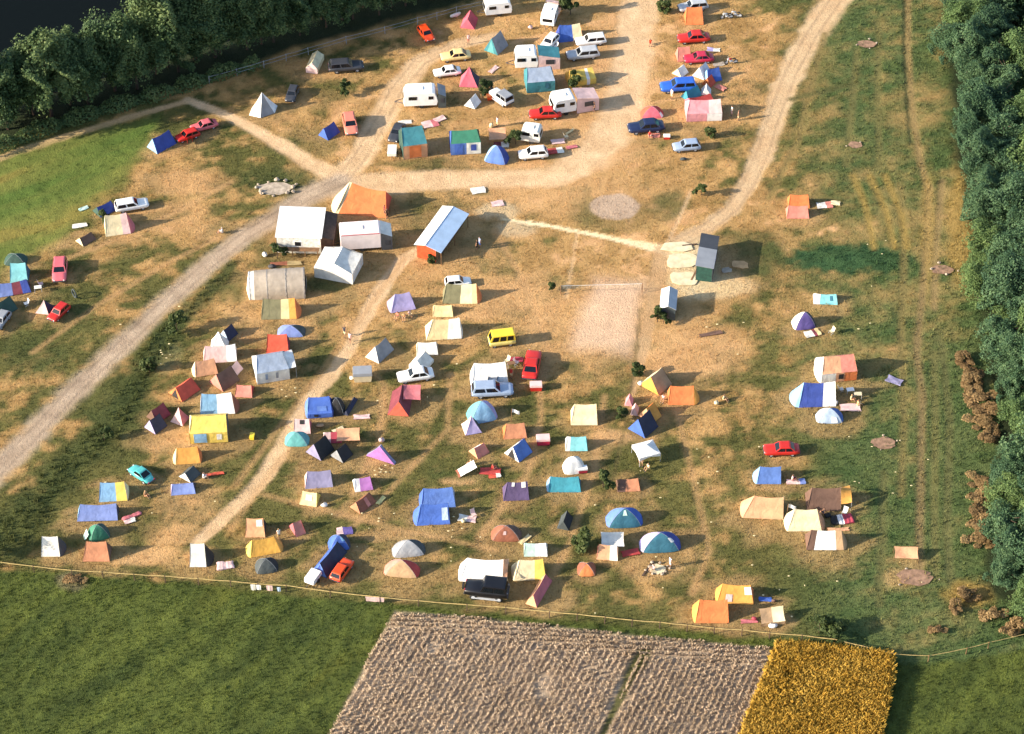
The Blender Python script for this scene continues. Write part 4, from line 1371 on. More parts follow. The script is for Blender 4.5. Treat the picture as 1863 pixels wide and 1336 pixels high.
ridge((956,1044,1005,1106), 66, 'rose', 'peach A-frame tent with a brownish flank, nearest the bottom fence', far='peach', ea='peach', eb='brown', asp=1.5, hr=(.6,.9), ia=.12)
ridge((1013,929,1043,966), 75, 'black', 'small black tent alone in the grass', ea='slate', far='slate', eb='black', asp=1.3, hr=(.6,.95))
# ---- centre right
dome((1102,922,1169,961), 4, 'midblue,petrol,royal,royal', 'teal and blue dome tent with a white cloth on top', hr=(.5,.8), patch=[(1.5,.35,.35,'mint')])
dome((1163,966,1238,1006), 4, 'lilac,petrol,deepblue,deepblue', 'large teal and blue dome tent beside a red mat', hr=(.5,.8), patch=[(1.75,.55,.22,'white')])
tarp((1093,968,1136,995), 0, 'offwhite', 'white sheet stretched over the orange tent below the blue domes', hts=(1.0,1.0,1.2,1.2))
ridge((1085,990,1126,1021), -6, 'peach:.62,offwhite:.38', 'orange and white tent under a white sheet', ea='salmon', eb='peach', asp=1.3)
dome((1050,1021,1084,1049), 0, 'rust,orange,rust,amber', 'small collapsed orange tent in the trampled grass', hr=(.3,.5))
ridge((1038,735,1087,774), 0, 'cream', 'plain cream ridge tent with sloping ends, alone in the middle', ea='cream', eb='tan', ia=.13, ib=.05, asp=1.4, hr=(.55,.9))
ridge((1028,794,1069,821), 0, 'offwhite:.2,aqua:.8', 'small aqua tent with a white left end', ea='offwhite', eb='teal', asp=1.4)
dome((1024,829,1064,863), 10, 'white,white,offwhite,white', 'plain white dome tent beside a red and white box', hr=(.6,.95))
ridge((1142,745,1198,798), 50, 'navy', 'tall navy tent with bright blue front triangle', ea='royal', eb='navy', asp=1.0, hr=(.65,1.0))
ridge((1160,731,1204,772), 50, 'amber', 'orange roofed rear half joined behind the navy tent', ea='peach', eb='orange', asp=.8, hr=(.65,1.0))
ridge((1163,668,1223,720), 50, 'tan', 'large beige tent with a raised cream flap and yellow inside', ea='amber', far='cream', eb='brown', asp=.9, hr=(.6,.95), door='-gold')
ridge((1214,702,1273,737), 0, 'orange', 'orange tent with a rounded right end beside the beige flap tent', ea='orange', eb='amber', bbl=.3, asp=1.3, ib=.04)
ridge((1136,716,1153,740), 80, 'pink', 'tiny upright pink tent, upper of two beside the navy tent', asp=1.0, hr=(.7,1.2), name='toilet_tent', ia=.2, ib=.2)
ridge((1147,733,1163,757), 80, 'palepink', 'tiny upright pale pink tent, lower of two beside the navy tent', asp=1.0, hr=(.7,1.2), name='toilet_tent', ia=.2, ib=.2)
ridge((1120,870,1165,896), 4, 'brown:.35,terracotta:.65', 'low brown tent beside a dark bush', ea='brown', eb='rust', ia=.15, asp=1.6)
# ---- right meadow
ridge((1432,354,1473,379), 0, 'orange', 'orange tent of the pair standing far apart at the upper right', asp=1.4)
ridge((1429,374,1472,398), 0, 'salmon', 'peach tent of the pair standing far apart at the upper right', asp=1.6)
ridge((1479,534,1524,555), -3, 'white:.25,aqua:.75', 'low aqua tent with white left end on the right meadow', ea='white', eb='white', asp=1.8, patch=[(.75,.6,.12,.5,'petrol')])
dome((1441,566,1483,600), 10, 'offwhite,violet,navy,violet', 'violet dome tent with white left panel on the right meadow', hr=(.6,.95), pw=1.5)
ridge((1482,644,1560,698), 8, 'peach:.55,salmon:.45', 'big peach frame tent with a white rounded left end on the right meadow', wall='offwhite:.4,peach:.25,orange:.35', ea='offwhite', eb='peach', hw=.5, asp=1.3, ba=.15, ia=.1, ib=.05, hr=(.55,.95), name='frame_tent', win=[(.55,.6,'black')])
ridge((1436,694,1521,742), 3, 'deepblue:.64,white:.36', 'long dark blue tent with white right end on the right meadow', ea='skyblue', eb='offwhite', ba=.3, ia=.14, ib=.02, asp=1.5)
dome((1484,741,1534,771), 0, 'paleblue,paleblue,midblue,paleblue', 'pale blue dome tent below the long dark blue tent', hr=(.5,.8), patch=[(1.6,.85,.3,'white')])
ridge((1369,849,1421,881), 0, 'midblue', 'sky blue tent with a rounded left end below the red car', ea='skyblue', eb='navy', ba=.2, ia=.12, ib=.02, asp=1.4)
ridge((1346,902,1426,946), -4, 'peach:.72,tan:.28', 'big tan tent with a sloping left end on the lower right', ea='peach', eb='brown', ba=.12, ia=.26, ib=.02, asp=1.4, hr=(.55,.85))
ridge((1464,887,1530,930), 0, 'brown', 'brown tent with a mustard and white front porch', ea='brown', eb='cream', ia=.14, ib=.02, asp=1.3, aw=('+',1.2,'amber',.75), hr=(.55,.85))
ridge((1426,926,1501,967), 0, 'cream', 'cream tent with rounded ends and a white pole flap on the lower right', ea='cream', eb='peach', ba=.12, bbl=.18, ia=.2, ib=.16, asp=1.4)
ridge((1464,964,1541,1001), 0, 'brown:.2,white:.6,tan:.2', 'white and tan tent, lowest of the cluster on the right', ea='brown', eb='tan', bbl=.2, ia=.12, ib=.08, asp=1.6)
tarp((1627,994,1671,1017), -2, 'peach', 'lone peach tarpaulin stretched on poles in the right meadow', hts=(.5,.5,1.1,1.1))
ridge((1259,1091,1326,1134), 0, 'orange', 'bright orange tent nearest the fence at the lower right', ea='amber', eb='rust', ba=.1, ia=.12, ib=.05, asp=1.4, hr=(.5,.85))
ridge((1301,1062,1371,1101), -4, 'amber', 'yellowish orange tent with towels on its roof, behind the bright orange one', ea='amber', eb='orange', ba=.1, ia=.12, ib=.12, asp=1.4, patch=[(.3,.3,.2,.4,'palepink'),(.9,.7,.25,.4,'white')])
tarp((1381,1102,1429,1136), 8, 'tan:.5,cream:.5', 'sagging tan tarpaulin shelter by the lower right fence', hts=(.4,.5,1.4,1.3), side='tan')
# white open canopy
def canopy(bb, label):
    L, W, H = 2.6, 2.4, 2.1
    c = at((bb[0]+bb[2])/2, bb[3]-10)
    root = thing('canopy_tent', c, R(20), label, 'canopy', TENTS)
    cor = [(-L/2,-W/2,1.35),(L/2,-W/2,1.35),(L/2,W/2,1.35),(-L/2,W/2,1.35)]
    m = MB()
    for i in range(4):
        A, B = cor[i], cor[(i+1)%4]
        m.grid(lambda u, v: (lambda p: (p[0], p[1], p[2]-.12*4*v*(1-v)))(lerp(lerp(A,B,u),(0,0,H),v)), 3, 4)
        m.grid(lambda u, v: lerp(lerp(A,B,u),(lerp(A,B,u)[0],lerp(A,B,u)[1],.85),v*(.35+.65*abs(2*u-1))), 4, 2)
    m.build('canopy', cloth('white'), root, True)
    for x, y, z in cor: MB().tube((x,y,0),(x,y,z),.025).build('tent_pole', paint('chrome',.4), root)
    camp = MB().box(-.7,-.4,.66,.7,.4,.70)
    return root
canopy((1150,805,1200,842), 'white open sided canopy with people sitting under it')
# compound tents
ridge((604,331,713,397), -8, 'cream:.06,orange:.94', 'huge orange marquee with a cream left end beside the white roofed cabin', ea='cream', eb='orangered', ia=.25, ib=.05, za=1.08, zb=.78, ba=.2, asp=1.45, hr=(.5,.8), name='marquee', cat='marquee', sag=.12)
ridge((571,449,661,518), 74, 'offwhite', 'large pale grey and white army tent beside the brown tunnel hut', far='white', wall='offwhite', ea='offwhite', eb='grey', hw=.66, asp=1.3, ia=.1, ib=.08, hr=(.5,.75), name='army_tent', sag=.1)
tunnel((451,486,556,546), 4, 'offwhite:.1,stone:.9', 'brown tunnel shaped canvas hut with dark open end', asp=1.6, ea='offwhite', eb='black', ta=.9, opening='grey', name='tunnel_hut', cat='tunnel hut', hr=(.4,.6))

# ================================================================ VEHICLES
car((757,50,793,80), 115, 'hatch', 'orangered', 'orange red hatchback parked by the top fence, seen from behind')
car((597,99,662,133), 188, 'estate', 'darkgrey', 'dark grey estate car parked beside the tall cream tent')
car((800,88,858,114), 10, 'sedan', 'paleyellow', 'pale yellow saloon car, upper of two left of the top rows')
car((787,113,840,143), 12, 'sedan', 'white', 'white saloon car just below the pale yellow one')
car((517,158,546,190), 80, 'hatch', 'darkgrey', 'dark grey hatchback standing right of the white tipi tent')
car((1045,62,1104,86), 10, 'estate', 'white', 'white estate car, upper of two parked under the dark blue tent')
car((1029,80,1092,111), 10, 'estate', 'silver', 'silver white estate car, lower of two under the dark blue tent')
car((980,62,1020,95), 60, 'hatch', 'white', 'small white hatchback between the teal awning and dark blue tent')
car((888,150,936,199), 130, 'jeep', 'white', 'white jeep with grey soft top parked askew by a shrub', roof='grey', cat='jeep')
car((962,188,1022,218), 4, 'sedan', 'red', 'red saloon car in front of the caravan with pinkish awning')
car((1232,-4,1290,24), 12, 'estate', 'silver', 'silver estate car at the top edge behind the orange tent', opened=True)
car((1231,52,1293,80), 6, 'sedan', 'red', 'red saloon car just below the plain orange tent')
car((1243,85,1300,117), 6, 'sedan', 'crimson', 'darker red car half hidden behind the salmon tent')
car((1198,138,1270,169), 6, 'estate', 'blue', 'bright blue estate car in front of the two white tents')
car((1138,211,1213,244), 8, 'sedan', 'navy', 'dark blue saloon car in front of the red dome')
car((1222,247,1276,278), 8, 'hatch', 'steel', 'silver blue hatchback alone at the end of the right row')
car((704,226,740,263), 75, 'sedan', 'darkgrey', 'dark grey car tucked behind the big teal frame tent')
small_trailer((701,262,726,287), 90, 'offwhite', 'little white box trailer beside the teal frame tent')
car((942,263,998,292), 8, 'hatch', 'white', 'white hatchback beside the bright blue dome')
car((319,228,363,263), 30, 'hatch', 'red', 'red hatchback beside the big blue ridge tent near the hedge', opened=True)
car((354,220,389,245), 25, 'sedan', 'rose', 'faded pink red car behind the red hatchback near the hedge')
car((618,210,656,247), 100, 'hatch', 'salmon', 'salmon red hatchback beside the small blue ridge tent')
car((207,361,272,389), 196, 'estate', 'white', 'white estate car on the left meadow between blue and cream tents')
car((94,477,124,514), 95, 'hatch', 'rose', 'reddish hatchback near the square turquoise tent at the left edge')
car((89,558,125,591), 60, 'hatch', 'red', 'little red car with bluish windows near the left edge')
car((-16,570,19,606), 70, 'hatch', 'grey', 'grey car cut by the left edge of the photo')
car((808,499,858,526), 188, 'hatch', 'white', 'white hatchback behind the olive and cream tent')
car((887,589,939,634), 10, 'van', 'lemon', 'yellow camper van standing alone right of the cream tents', roof='yellow', cat='camper van')
car((721,666,791,699), 12, 'sedan', 'white', 'white saloon car in front of the boxy white tent')
car((947,634,988,691), 262, 'sedan', 'red', 'red car pointing away beside the large plain white tent')
car((856,690,935,724), 184, 'estate', 'steel', 'silver blue estate car with its doors standing open', opened=True)
car((1388,797,1456,831), 2, 'sedan', 'red', 'bright red saloon car alone on the right meadow')
car((841,1046,930,1094), 172, 'jeep', 'black', 'black off road car with white steps parked by the bottom fence', cat='off-road car', roof='black')
car((598,1010,646,1065), 244, 'hatch', 'orangered', 'orange red car parked beside the long blue tent')
car((234,851,279,887), 320, 'beetle', 'turquoise', 'rounded teal car behind the light blue and yellow tent')
small_trailer((552,1042,587,1068), 64, 'white', 'white box trailer at the near end of the long blue tent')
caravan((732,143,797,193), 4, 'white', 'large white caravan with a grey awning beside the dirt track', awn=(.9,'grey','slate'))
caravan((878,-6,932,28), 10, 'white', 'white caravan at the top edge, left of the upper row', L=3.6)
caravan((983,2,1017,49), 78, 'white', 'white caravan standing end on at the top edge', L=3.6, awn=(1.2,'palepink','palepink'))
caravan((924,76,990,123), 4, 'white', 'white caravan with a teal roofed pink awning', L=2.6, awn=(2.4,'teal','palepink'))
caravan((990,149,1058,207), 16, 'white', 'white caravan with a pinkish grey awning behind the red saloon', L=2.6, awn=(2.5,'palepink','palepink'))
caravan((946,226,988,260), -12, 'offwhite', 'small off white caravan just behind the white hatchback', L=2.4, W=1.8, H=1.9)
caravan((617,396,694,453), 6, 'blush', 'boxy pale pink trailer with a red roof stripe beside the orange marquee', L=4.4, W=2.2, H=2.5, boxy=True, stripe='rose', name='sales_trailer', cat='trailer', shut='none', awn=(1.2,'offwhite','darkgrey'))
motorbike(1322, 34, 12, 'silver', 'left motorcycle parked right of the plain orange tent')
motorbike(1338, 31, -8, 'grey', 'right motorcycle parked right of the plain orange tent')
motorbike(1330, 116, 15, 'red', 'motorcycle standing right of the two white tents', group=None)

# ================================================================ HUTS
CABIN = hut((545,461), 88, 6.0, 5.7, 2.55, 2.62, 'white roofed wooden cabin beside the orange marquee', ('white','white','offwhite','brown'), name='cabin', cat='cabin', mono=True, over=.12,
    openings=[('window','front',.52,.8,1.2,1.9,'glass'),('door','right',.3,.9,.05,2.0,'darkwood'),('shutter','right',.65,.8,.9,1.8,'wood')])
hut((776,473), 66, 8.0, 2.7, 2.2, 2.55, 'long gabled shed with metal roof, red front and open porch', ('white','paleblue','orangered','wood'), name='gabled_shed', porch=.6, over=.25,
    openings=[('door','right',.25,.9,.05,1.9,'darkwood'),('window','right',.6,1.4,.9,1.7,'black'),('notice_board','right',.85,.8,.8,1.7,'deepblue')])
hut((1280,512), 80, 6.2, 2.1, 2.3, 2.5, 'narrow dark grey roofed washing hut on pale concrete slabs', ('darkgrey','grey','darkgreen','darkgrey'), name='wash_hut', mono=True, over=.12,
    openings=[('opening','right',.35,1.6,.4,1.9,'black'),('tarpaulin','right',.62,.8,.3,1.6,'deepblue')])
hut((1214,582), 84, 3.6, 1.9, 1.75, 2.25, 'small grey and white gabled hut beside a green bush', ('white','silver','slate','slate'), name='small_hut', over=.08,
    openings=[('door','front',.6,.7,.05,1.6,'darkgrey')])
m = MB()
m.loft([[(x,-2.87-1.45,0),(x,-2.87,0),(x,-2.87,2.35),(x,-2.87-1.45,1.95)] for x in (.5,5.6)])
m.build('lean_to', planks('brown','X'), CABIN)
m = MB()
m.loft([[(x,-2.87-1.6,1.93),(x,-2.868,2.37),(x,-2.868,2.42),(x,-2.87-1.6,1.98)] for x in (.4,5.7)])
m.build('lean_to_roof', planks('darkwood','X'), CABIN)
m = MB()
for y in (-2.4,-.8,.8,2.4): m.box(-.7,y-.05,0,-.6,y+.05,.95)
m.box(-.75,-2.6,.95,-.02,2.6,1.02)
m.build('front_shelf', planks('wood','Y'), CABIN)
# ================================================================ PEOPLE
person(627,612,'walk',80,'person with dark hair walking on the sandy footpath, in front',shirt='darkgrey',shorts='cream',hair='black')
person(637,624,'walk',75,'person in pinkish top walking on the sandy footpath, just behind another',shirt='palepink',shorts='brown',hair='black')
person(1081,204,'stand',0,'person in black standing at the edge of the wide sandy track',shirt='black',shorts='black',hair='black')
person(1331,211,'stand',20,'person in pale clothes standing right of the pink house tent',shirt='offwhite',shorts='palepink',hair='brown')
person(1343,219,'stand',160,'bare chested person right of the pink house tent, nearer the camera',shirt=None,shorts='cream',hair='brown')
person(1222,180,'stand',40,'person in white standing below the bright blue estate car',shirt='white',shorts='cream',hair='tan')
person(852,80,'stand',100,'person in pink standing below the bright pink A-frame tent',shirt='palepink',shorts='salmon',hair='brown')
person(700,392,'stand',10,'person in dark red by the right end of the orange marquee',shirt='maroon',shorts='darkgrey',hair='black')
person(873,450,'stand',30,'person in light blue jeans behind the open porch of the gabled shed',shirt='steel',shorts='midblue',hair='brown')
person(868,455,'stand',330,'person in black standing in the shadow of the gabled shed',shirt='black',shorts='black',hair='black')
for i,(x,y,a,s) in enumerate(((724,577,60,'salmon'),(735,579,90,'peach'),(744,574,140,'palepink'))):
    person(x,y,'sit',a,('left','middle','right')[i]+' of three people sitting in front of the lilac tent',shirt=s,shorts='cream',hair=('brown','tan','darkwood')[i],group='people sitting by the lilac tent')
person(508,981,'stand',120,'person standing between the gold and the peach tent',shirt='offwhite',shorts='khaki',hair='tan')
person(405,424,'sit',10,'person in white sitting alone beside the grey gravel road',shirt='white',shorts='white',hair='offwhite')
person(1166,842,'sit',90,'left person sitting under the white canopy',shirt='palepink',shorts='cream',hair='brown')
person(1180,853,'sit',40,'person in cream sitting on the grass before the white canopy',shirt='cream',shorts='cream',hair='tan')
person(1219,1032,'stand',200,'person in white standing beside the lower campfire place',shirt='white',shorts='white',hair='brown')
person(1190,1037,'sit',30,'person in pale pink sitting by the lower campfire place',shirt='palepink',shorts='offwhite',hair='brown')
person(1548,728,'sit',150,'person in cream sitting right of the long dark blue tent',shirt='cream',shorts='peach',hair='tan')
person(1560,738,'sit',190,'person in peach sitting further right of the long dark blue tent',shirt='peach',shorts='cream',hair='brown')
person(1441,874,'sit',170,'person sitting right of the sky blue tent',shirt='palepink',shorts='maroon',hair='brown')
person(1207,727,'sit',70,'person sitting between the beige flap tent and the orange tent',shirt='palepink',shorts='cream',hair='brown')
person(858,846,'sit',20,'person in cream sitting beside the red mat',shirt='cream',shorts='salmon',hair='tan')
person(896,855,'sit',200,'person in red sitting at the end of the red mat',shirt='red',shorts='salmon',hair='brown')
person(370,870,'sit',180,'person in white sitting right of the small black tent',shirt='white',shorts='white',hair='brown')
person(264,903,'sit',150,'person sitting in the shade right of the light blue and yellow tent',shirt='tan',shorts='peach',hair='tan')
person(1183,80,'sit',90,'person in red sitting left of the red saloon under the orange tent',shirt='orangered',shorts='salmon',hair='brown')
person(1182,248,'sit',90,'person in red and white sitting in front of the dark blue saloon',shirt='red',shorts='white',hair='tan')

# ================================================================ BLANKETS, TABLES, BAGS
blanket(783,226,2.2,1.5,20,'palepink:.6,rose:.4','pink blanket spread beside the teal frame tent')
blanket(800,217,1.6,1.0,35,'palepink','pale pink towel behind the pink blanket at the teal frame tent')
blanket(898,127,1.8,.7,55,'palepink','pinkish sleeping mat lying above the teal house tent')
blanket(1010,275,2.2,1.2,12,'red:.6,offwhite:.4','red and white blanket right of the white hatchback')
blanket(1015,258,1.8,1.0,10,'palepink','pale pink blanket right of the small off white caravan')
blanket(1037,240,1.6,.35,48,'paleyellow','yellowish rolled mat leaning out right of the off white caravan')
blanket(1190,247,1.6,.9,0,'salmon','salmon mat in front of the dark blue saloon')
blanket(1298,91,1.8,.8,-8,'lilac:.5,offwhite:.5','lilac and white towel right of the darker red car')
blanket(1308,118,1.6,.8,20,'stone','greyish blanket near the motorcycle in the right row')
blanket(1500,374,2.0,1.2,8,'offwhite:.6,salmon:.4','white and salmon blanket right of the orange and peach pair')
blanket(1520,370,1.2,.8,-10,'cream','cream towel at the far right of the orange and peach pair')
blanket(1478,607,2.0,1.2,20,'offwhite:.55,maroon:.2,paleyellow:.25','patterned pale blanket beside the violet dome')
blanket(1627,693,1.9,1.1,-30,'lavender','lavender mat lying in the tall grass on the right')
blanket(1448,877,2.2,.8,2,'palepink:.7,periwinkle:.3','pink and blue blanket right of the sky blue tent')
blanket(1547,742,2.4,1.2,0,'palepink','pale blanket on bare ground right of the long dark blue tent')
blanket(1532,946,2.6,1.4,8,'black:.3,white:.25,crimson:.45','black, white and crimson pile of bedding on the right meadow',thick=True)
blanket(1525,964,2.4,.5,4,'peach','peach mat behind the white and tan tent')
blanket(1392,1091,1.4,.6,-4,'royal','small blue towel right of the yellowish orange tent')
blanket(1363,1131,1.8,.5,4,'rose','red towel between the bright orange tent and the tan shelter')
blanket(892,858,2.4,1.1,-4,'red','red mat spread below the small peach tent')
blanket(900,866,1.4,.7,10,'orangered:.6,offwhite:.4','orange and white towel in front of the red mat')
blanket(955,982,1.7,.55,48,'paleyellow','pale yellow sleeping mat right of the rust brown dome')
blanket(693,911,1.4,.5,58,'lemon','lime yellow mat right of the low rust tent')
blanket(658,759,1.9,.7,4,'palepink','pale pink mat below the small navy tent')
blanket(240,940,2.3,.5,28,'rose','red pink air mattress right of the long periwinkle tent',thick=True,cat='air mattress',name='air_mattress')
blanket(236,948,1.3,.7,20,'palepink:.6,offwhite:.4','pale bundle of bedding below the red pink air mattress')
blanket(410,1030,1.9,1.1,10,'palepink','crumpled pale pink cloth right of the whitish bottom row tent',thick=True)
blanket(390,863,2.2,.4,10,'orangered','long thin orange mat right of the sitting person in white')
blanket(1147,1006,2.0,.9,14,'red','red mat between the orange tent and the large teal dome')
blanket(1293,608,2.9,.6,14,'brown','dark brown strip of carpet on the sandy ground')
blanket(870,347,1.9,1.3,12,'offwhite','white board lying on the grass above the gabled shed',cat='board',name='board',group=None)
blanket(905,371,1.6,1.1,12,'palepink','pale board lying in the sand right of the gabled shed',cat='board',name='board',group=None)
blanket(850,944,2.0,1.0,-10,'offwhite:.5,palepink:.5','pale bedding airing right of the bright blue tent')
blanket(145,411,1.9,.8,14,'offwhite','white sheet on the grass left of the blue meadow tent')
blanket(152,380,1.3,.6,35,'mint','small pale mat left of the blue meadow tent')
blanket(940,655,1.6,.9,0,'crimson','crimson blanket left of the red car pointing away')
blanket(520,480,4.0,.7,3,'rust:.55,khaki:.45','rusty plank pile between the cabin and the tunnel hut',cat='plank pile',name='plank_pile',group=None)
camp_table(930,668,10,'wood','brown camping table left of the red car pointing away')
camp_table(1560,724,0,'concrete','pale camping table right of the long dark blue tent')
camp_table(1000,82,0,'offwhite','white camping table in front of the small white hatchback')
camp_table(70,530,10,'offwhite','white camping table by the turquoise tent at the left edge')
camp_chair(922,660,40,'cream','cream folding chair beside the large plain white tent')
camp_chair(940,663,160,'offwhite','white folding chair beside the red car pointing away')
camp_chair(48,556,30,'white','white folding chair left of the pale lilac tent')
camp_chair(1530,712,200,'offwhite','white folding chair at the right end of the long dark blue tent')
camp_chair(1010,88,30,'white','white folding chair below the small white hatchback')
camp_chair(75,520,200,'palepink','pale pink folding chair by the turquoise tent at the left edge')
luggage(590,921,(.4,.28,.25),10,'white','white bundle right of the lemon yellow tent',seed=2)
luggage(1505,940,(.45,.3,.28),10,'black','black bag right of the cream tent with rounded ends',seed=4)
luggage(1372,1127,(.32,.22,.2),0,'crimson','small crimson bag near the tan shelter',seed=5)
luggage(843,950,(.3,.25,.25),40,'cream','cream bag right of the bright blue tent',seed=6)
luggage(1406,1140,(.55,.35,.22),0,'white','white bundle at the foot of the tan shelter',seed=7)
luggage(1165,700,(.34,.3,.3),0,'white','white sack at the foot of the beige flap tent',seed=9)
luggage(828,30,(.9,.3,.3),30,'offwhite','whitish canvas bundle left of the bright pink A-frame tent',seed=10)
luggage(965,52,(.35,.3,.3),0,'palepink','pale sack left of the end on white caravan',seed=11)
cooler(975,708,2,'red','palepink','red box with a pale lid below the red car pointing away',s=2.3,cat='box',name='storage_box')
cooler(988,806,4,'crimson','palepink','crimson box with white lid right of the rust orange tent',s=2.5,cat='box',name='storage_box')
cooler(1060,858,8,'crimson','white','red and white box at the right of the white dome',s=1.7,cat='box',name='storage_box')
cooler(459,797,85,'yellow','yellow','yellow canister standing right of the yellow house tent',s=1.3,cat='canister',name='canister')
cooler(660,689,4,'concrete','grey','grey stone trough in the grass right of the footpath',s=3.6,cat='trough',name='trough')
cooler(1213,252,0,'red','white','red and white cool box below the dark blue saloon',s=1.4)
cooler(893,180,10,'orangered','rust','small orange box between the white A-frame tent and the jeep',s=1.8,cat='box',name='storage_box')
blanket(912,264,2.0,1.2,6,'maroon:.5,offwhite:.5','maroon and white bedding between the green roofed tent and the blue dome')
blanket(737,223,1.8,.8,10,'offwhite','white sheet behind the big teal frame tent')
blanket(1311,160,1.5,.9,-40,'salmon','salmon towel right of the small orange and red tent')
blanket(627,967,1.8,1.2,10,'palepink:.4,violet:.6','pink and violet bedding behind the small bright blue dome')
blanket(615,782,1.4,.5,30,'cream','cream mat above the pink and crimson tent')
blanket(1040,268,1.5,.6,16,'rose','rose mat at the end of the red and white blanket')
luggage(694,803,(.35,.3,.28),20,'palepink','pale pink bundle right of the second black tent',seed=12)
luggage(1243,291,(.45,.3,.18),10,'slate','dark grey bundle on the sand below the silver blue hatchback',seed=13)
luggage(894,232,(.3,.3,.4),0,'cream','cream sack behind the flat peach tarpaulin',seed=14)
luggage(582,776,(.5,.25,.2),10,'tan','tan bundle right of the small pale pink tent',seed=15)
luggage(1303,735,(.3,.3,.25),0,'cream','cream sack right of the orange tent with a rounded end',seed=16)
luggage(482,466,(.35,.35,.35),0,'white','white tub at the left corner of the cabin',cat='tub',name='tub',seed=17)
luggage(495,487,(.5,.35,.25),0,'darkgrey','dark bundle behind the brown tunnel hut',seed=18)
luggage(640,690,(.3,.25,.25),0,'white','white bag at the left of the grey stone trough',seed=19)
luggage(1520,735,(.3,.3,.3),0,'offwhite','white bag by the pale blue dome',seed=20)
luggage(1408,1095,(.28,.2,.2),0,'brown','small brown bag right of the small blue towel',seed=21)
person(905,231,'stand',30,'person in pink standing behind the flat peach tarpaulin',shirt='palepink',shorts='cream',hair='brown')
person(1500,935,'sit',20,'person in black sitting between the cream and the brown tent',shirt='black',shorts='navy',hair='black')
person(930,688,'stand',60,'person in red standing between the white tent and the red car pointing away',shirt='red',shorts='cream',hair='darkwood')
person(704,398,'stand',140,'second person in brown at the right end of the orange marquee',shirt='brown',shorts='black',hair='black')
person(1316,728,'sit',150,'person in cream sitting far right of the orange tent with a rounded end',shirt='cream',shorts='tan',hair='brown')
person(960,672,'sit',90,'person in white sitting beside the red car pointing away',shirt='white',shorts='cream',hair='tan')
camp_table(1546,716,10,'white','white camping table behind the person in cream at the long dark blue tent')
camp_chair(1536,936,60,'white','white folding chair behind the pile of bedding on the right meadow')
camp_chair(1512,607,30,'cream','cream folding chair right of the patterned pale blanket')
camp_chair(1030,252,200,'cream','cream folding chair right of the small off white caravan')
camp_chair(862,940,120,'palepink','pale pink folding chair right of the bright blue tent with door panel')
# ring shaped tyre standing on the left meadow
def hoop(px,py,label):
    c=at(px,py); m=MB(); n=20
    for i in range(n):
        p,q=2*math.pi*i/n,2*math.pi*(i+1)/n
        m.tube((0,.55*math.cos(p),.62+.55*math.sin(p)),(0,.55*math.cos(q),.62+.55*math.sin(q)),.09,n=6)
    o=m.build('tractor_tyre',paint('slate',.8)); o.location=c; o.rotation_euler=(0,0,R(35))
    tag(o,label,'tyre')
hoop(136,541,'dark hollow tyre standing upright on the left meadow')
# flag pole with a white cloth
def pole(px,py,h,label,col,name='flag_pole',cat='pole'):
    c=at(px,py); root=thing(name,c,0,label,cat)
    MB().tube((0,0,0),(.08,0,h),.035).build('pole',solid('wood'),root)
    MB().grid(lambda u,v:(.08+.9*u,.06*math.sin(6*u),h-.05-.55*v-.35*u),5,3).build('flag',cloth(col),root,True)
pole(930,768,2.2,'white flag on a thin pole above the rust orange tent','white')
pole(1431,938,1.9,'white flap on a pole left of the cream tent with rounded ends','white')
# volleyball net between two posts
a_,b_=at(1020,536),at(1168,532)
root=thing('volleyball_net',a_,math.atan2(b_[1]-a_[1],b_[0]-a_[0]),'white net cord stretched across the sandy volleyball court','net')
d_=math.hypot(b_[0]-a_[0],b_[1]-a_[1])
for x in (0,d_): MB().tube((x,0,0),(x,0,1.5),.05).build('post',solid('wood'),root)
MB().tube((0,0,1.42),(d_,0,1.42),.02,n=5).build('net_cord',cloth('white'),root)
m=MB()
for i in range(60):
    x=d_*i/59
    m.tube((x,0,.95),(x,0,1.42),.006,n=3)
m.build('net',cloth('offwhite'),root)
# signpost and leaning poles round the washing hut
def plank(px,py,l,deg,label,col='wood',name='plank',cat='plank'):
    c=at(px,py); o=MB().box(-l/2,-.1,.02,l/2,.1,.09).build(name,planks(col)); o.location=c; o.rotation_euler=(0,0,R(deg)); tag(o,label,cat)
plank(1178,1035,2.6,62,'long log beside the lower campfire place','darkwood','log','log')
plank(1263,500,2.4,68,'narrow plank left of the washing hut front','wood')
plank(1255,446,2.0,10,'dark plank lying behind the washing hut','darkwood')
# concrete slabs round the washing hut
for i,(x,y,w,l,a,col,lab) in enumerate(((1243,474,4.2,2.8,5,'cream','upper pale concrete slab left of the washing hut'),(1247,507,4.0,2.7,-6,'cream','lower pale concrete slab left of the washing hut'),
      (1322,492,1.3,1.1,20,'stone','grey concrete slab in the shadow right of the washing hut'),(1347,482,2.2,1.5,-12,'tan','large brownish slab right of the washing hut'),(1232,449,4.4,1.9,0,'cream','pale slab at the end of the chalky path'))):
    c=at(x,y); rs=random.Random(i); n=9
    n=14; se=lambda q:math.copysign(abs(q)**.65,q); pts=[(w/2*se(math.cos(6.283*k/n))*rs.uniform(.78,1.12),l/2*se(math.sin(6.283*k/n))*rs.uniform(.78,1.12)) for k in range(n)]
    o=MB().loft([[(x_,y_,-.02) for x_,y_ in pts],[(x_,y_,.05) for x_,y_ in pts],[(x_*.97,y_*.97,.06) for x_,y_ in pts]]).build('concrete_slab',solid('concrete' if col=='cream' else col,.9,.25,1.2)); o.location=c; o.rotation_euler=(0,0,R(a)); tag(o,lab,'slab','concrete slabs round the washing hut')
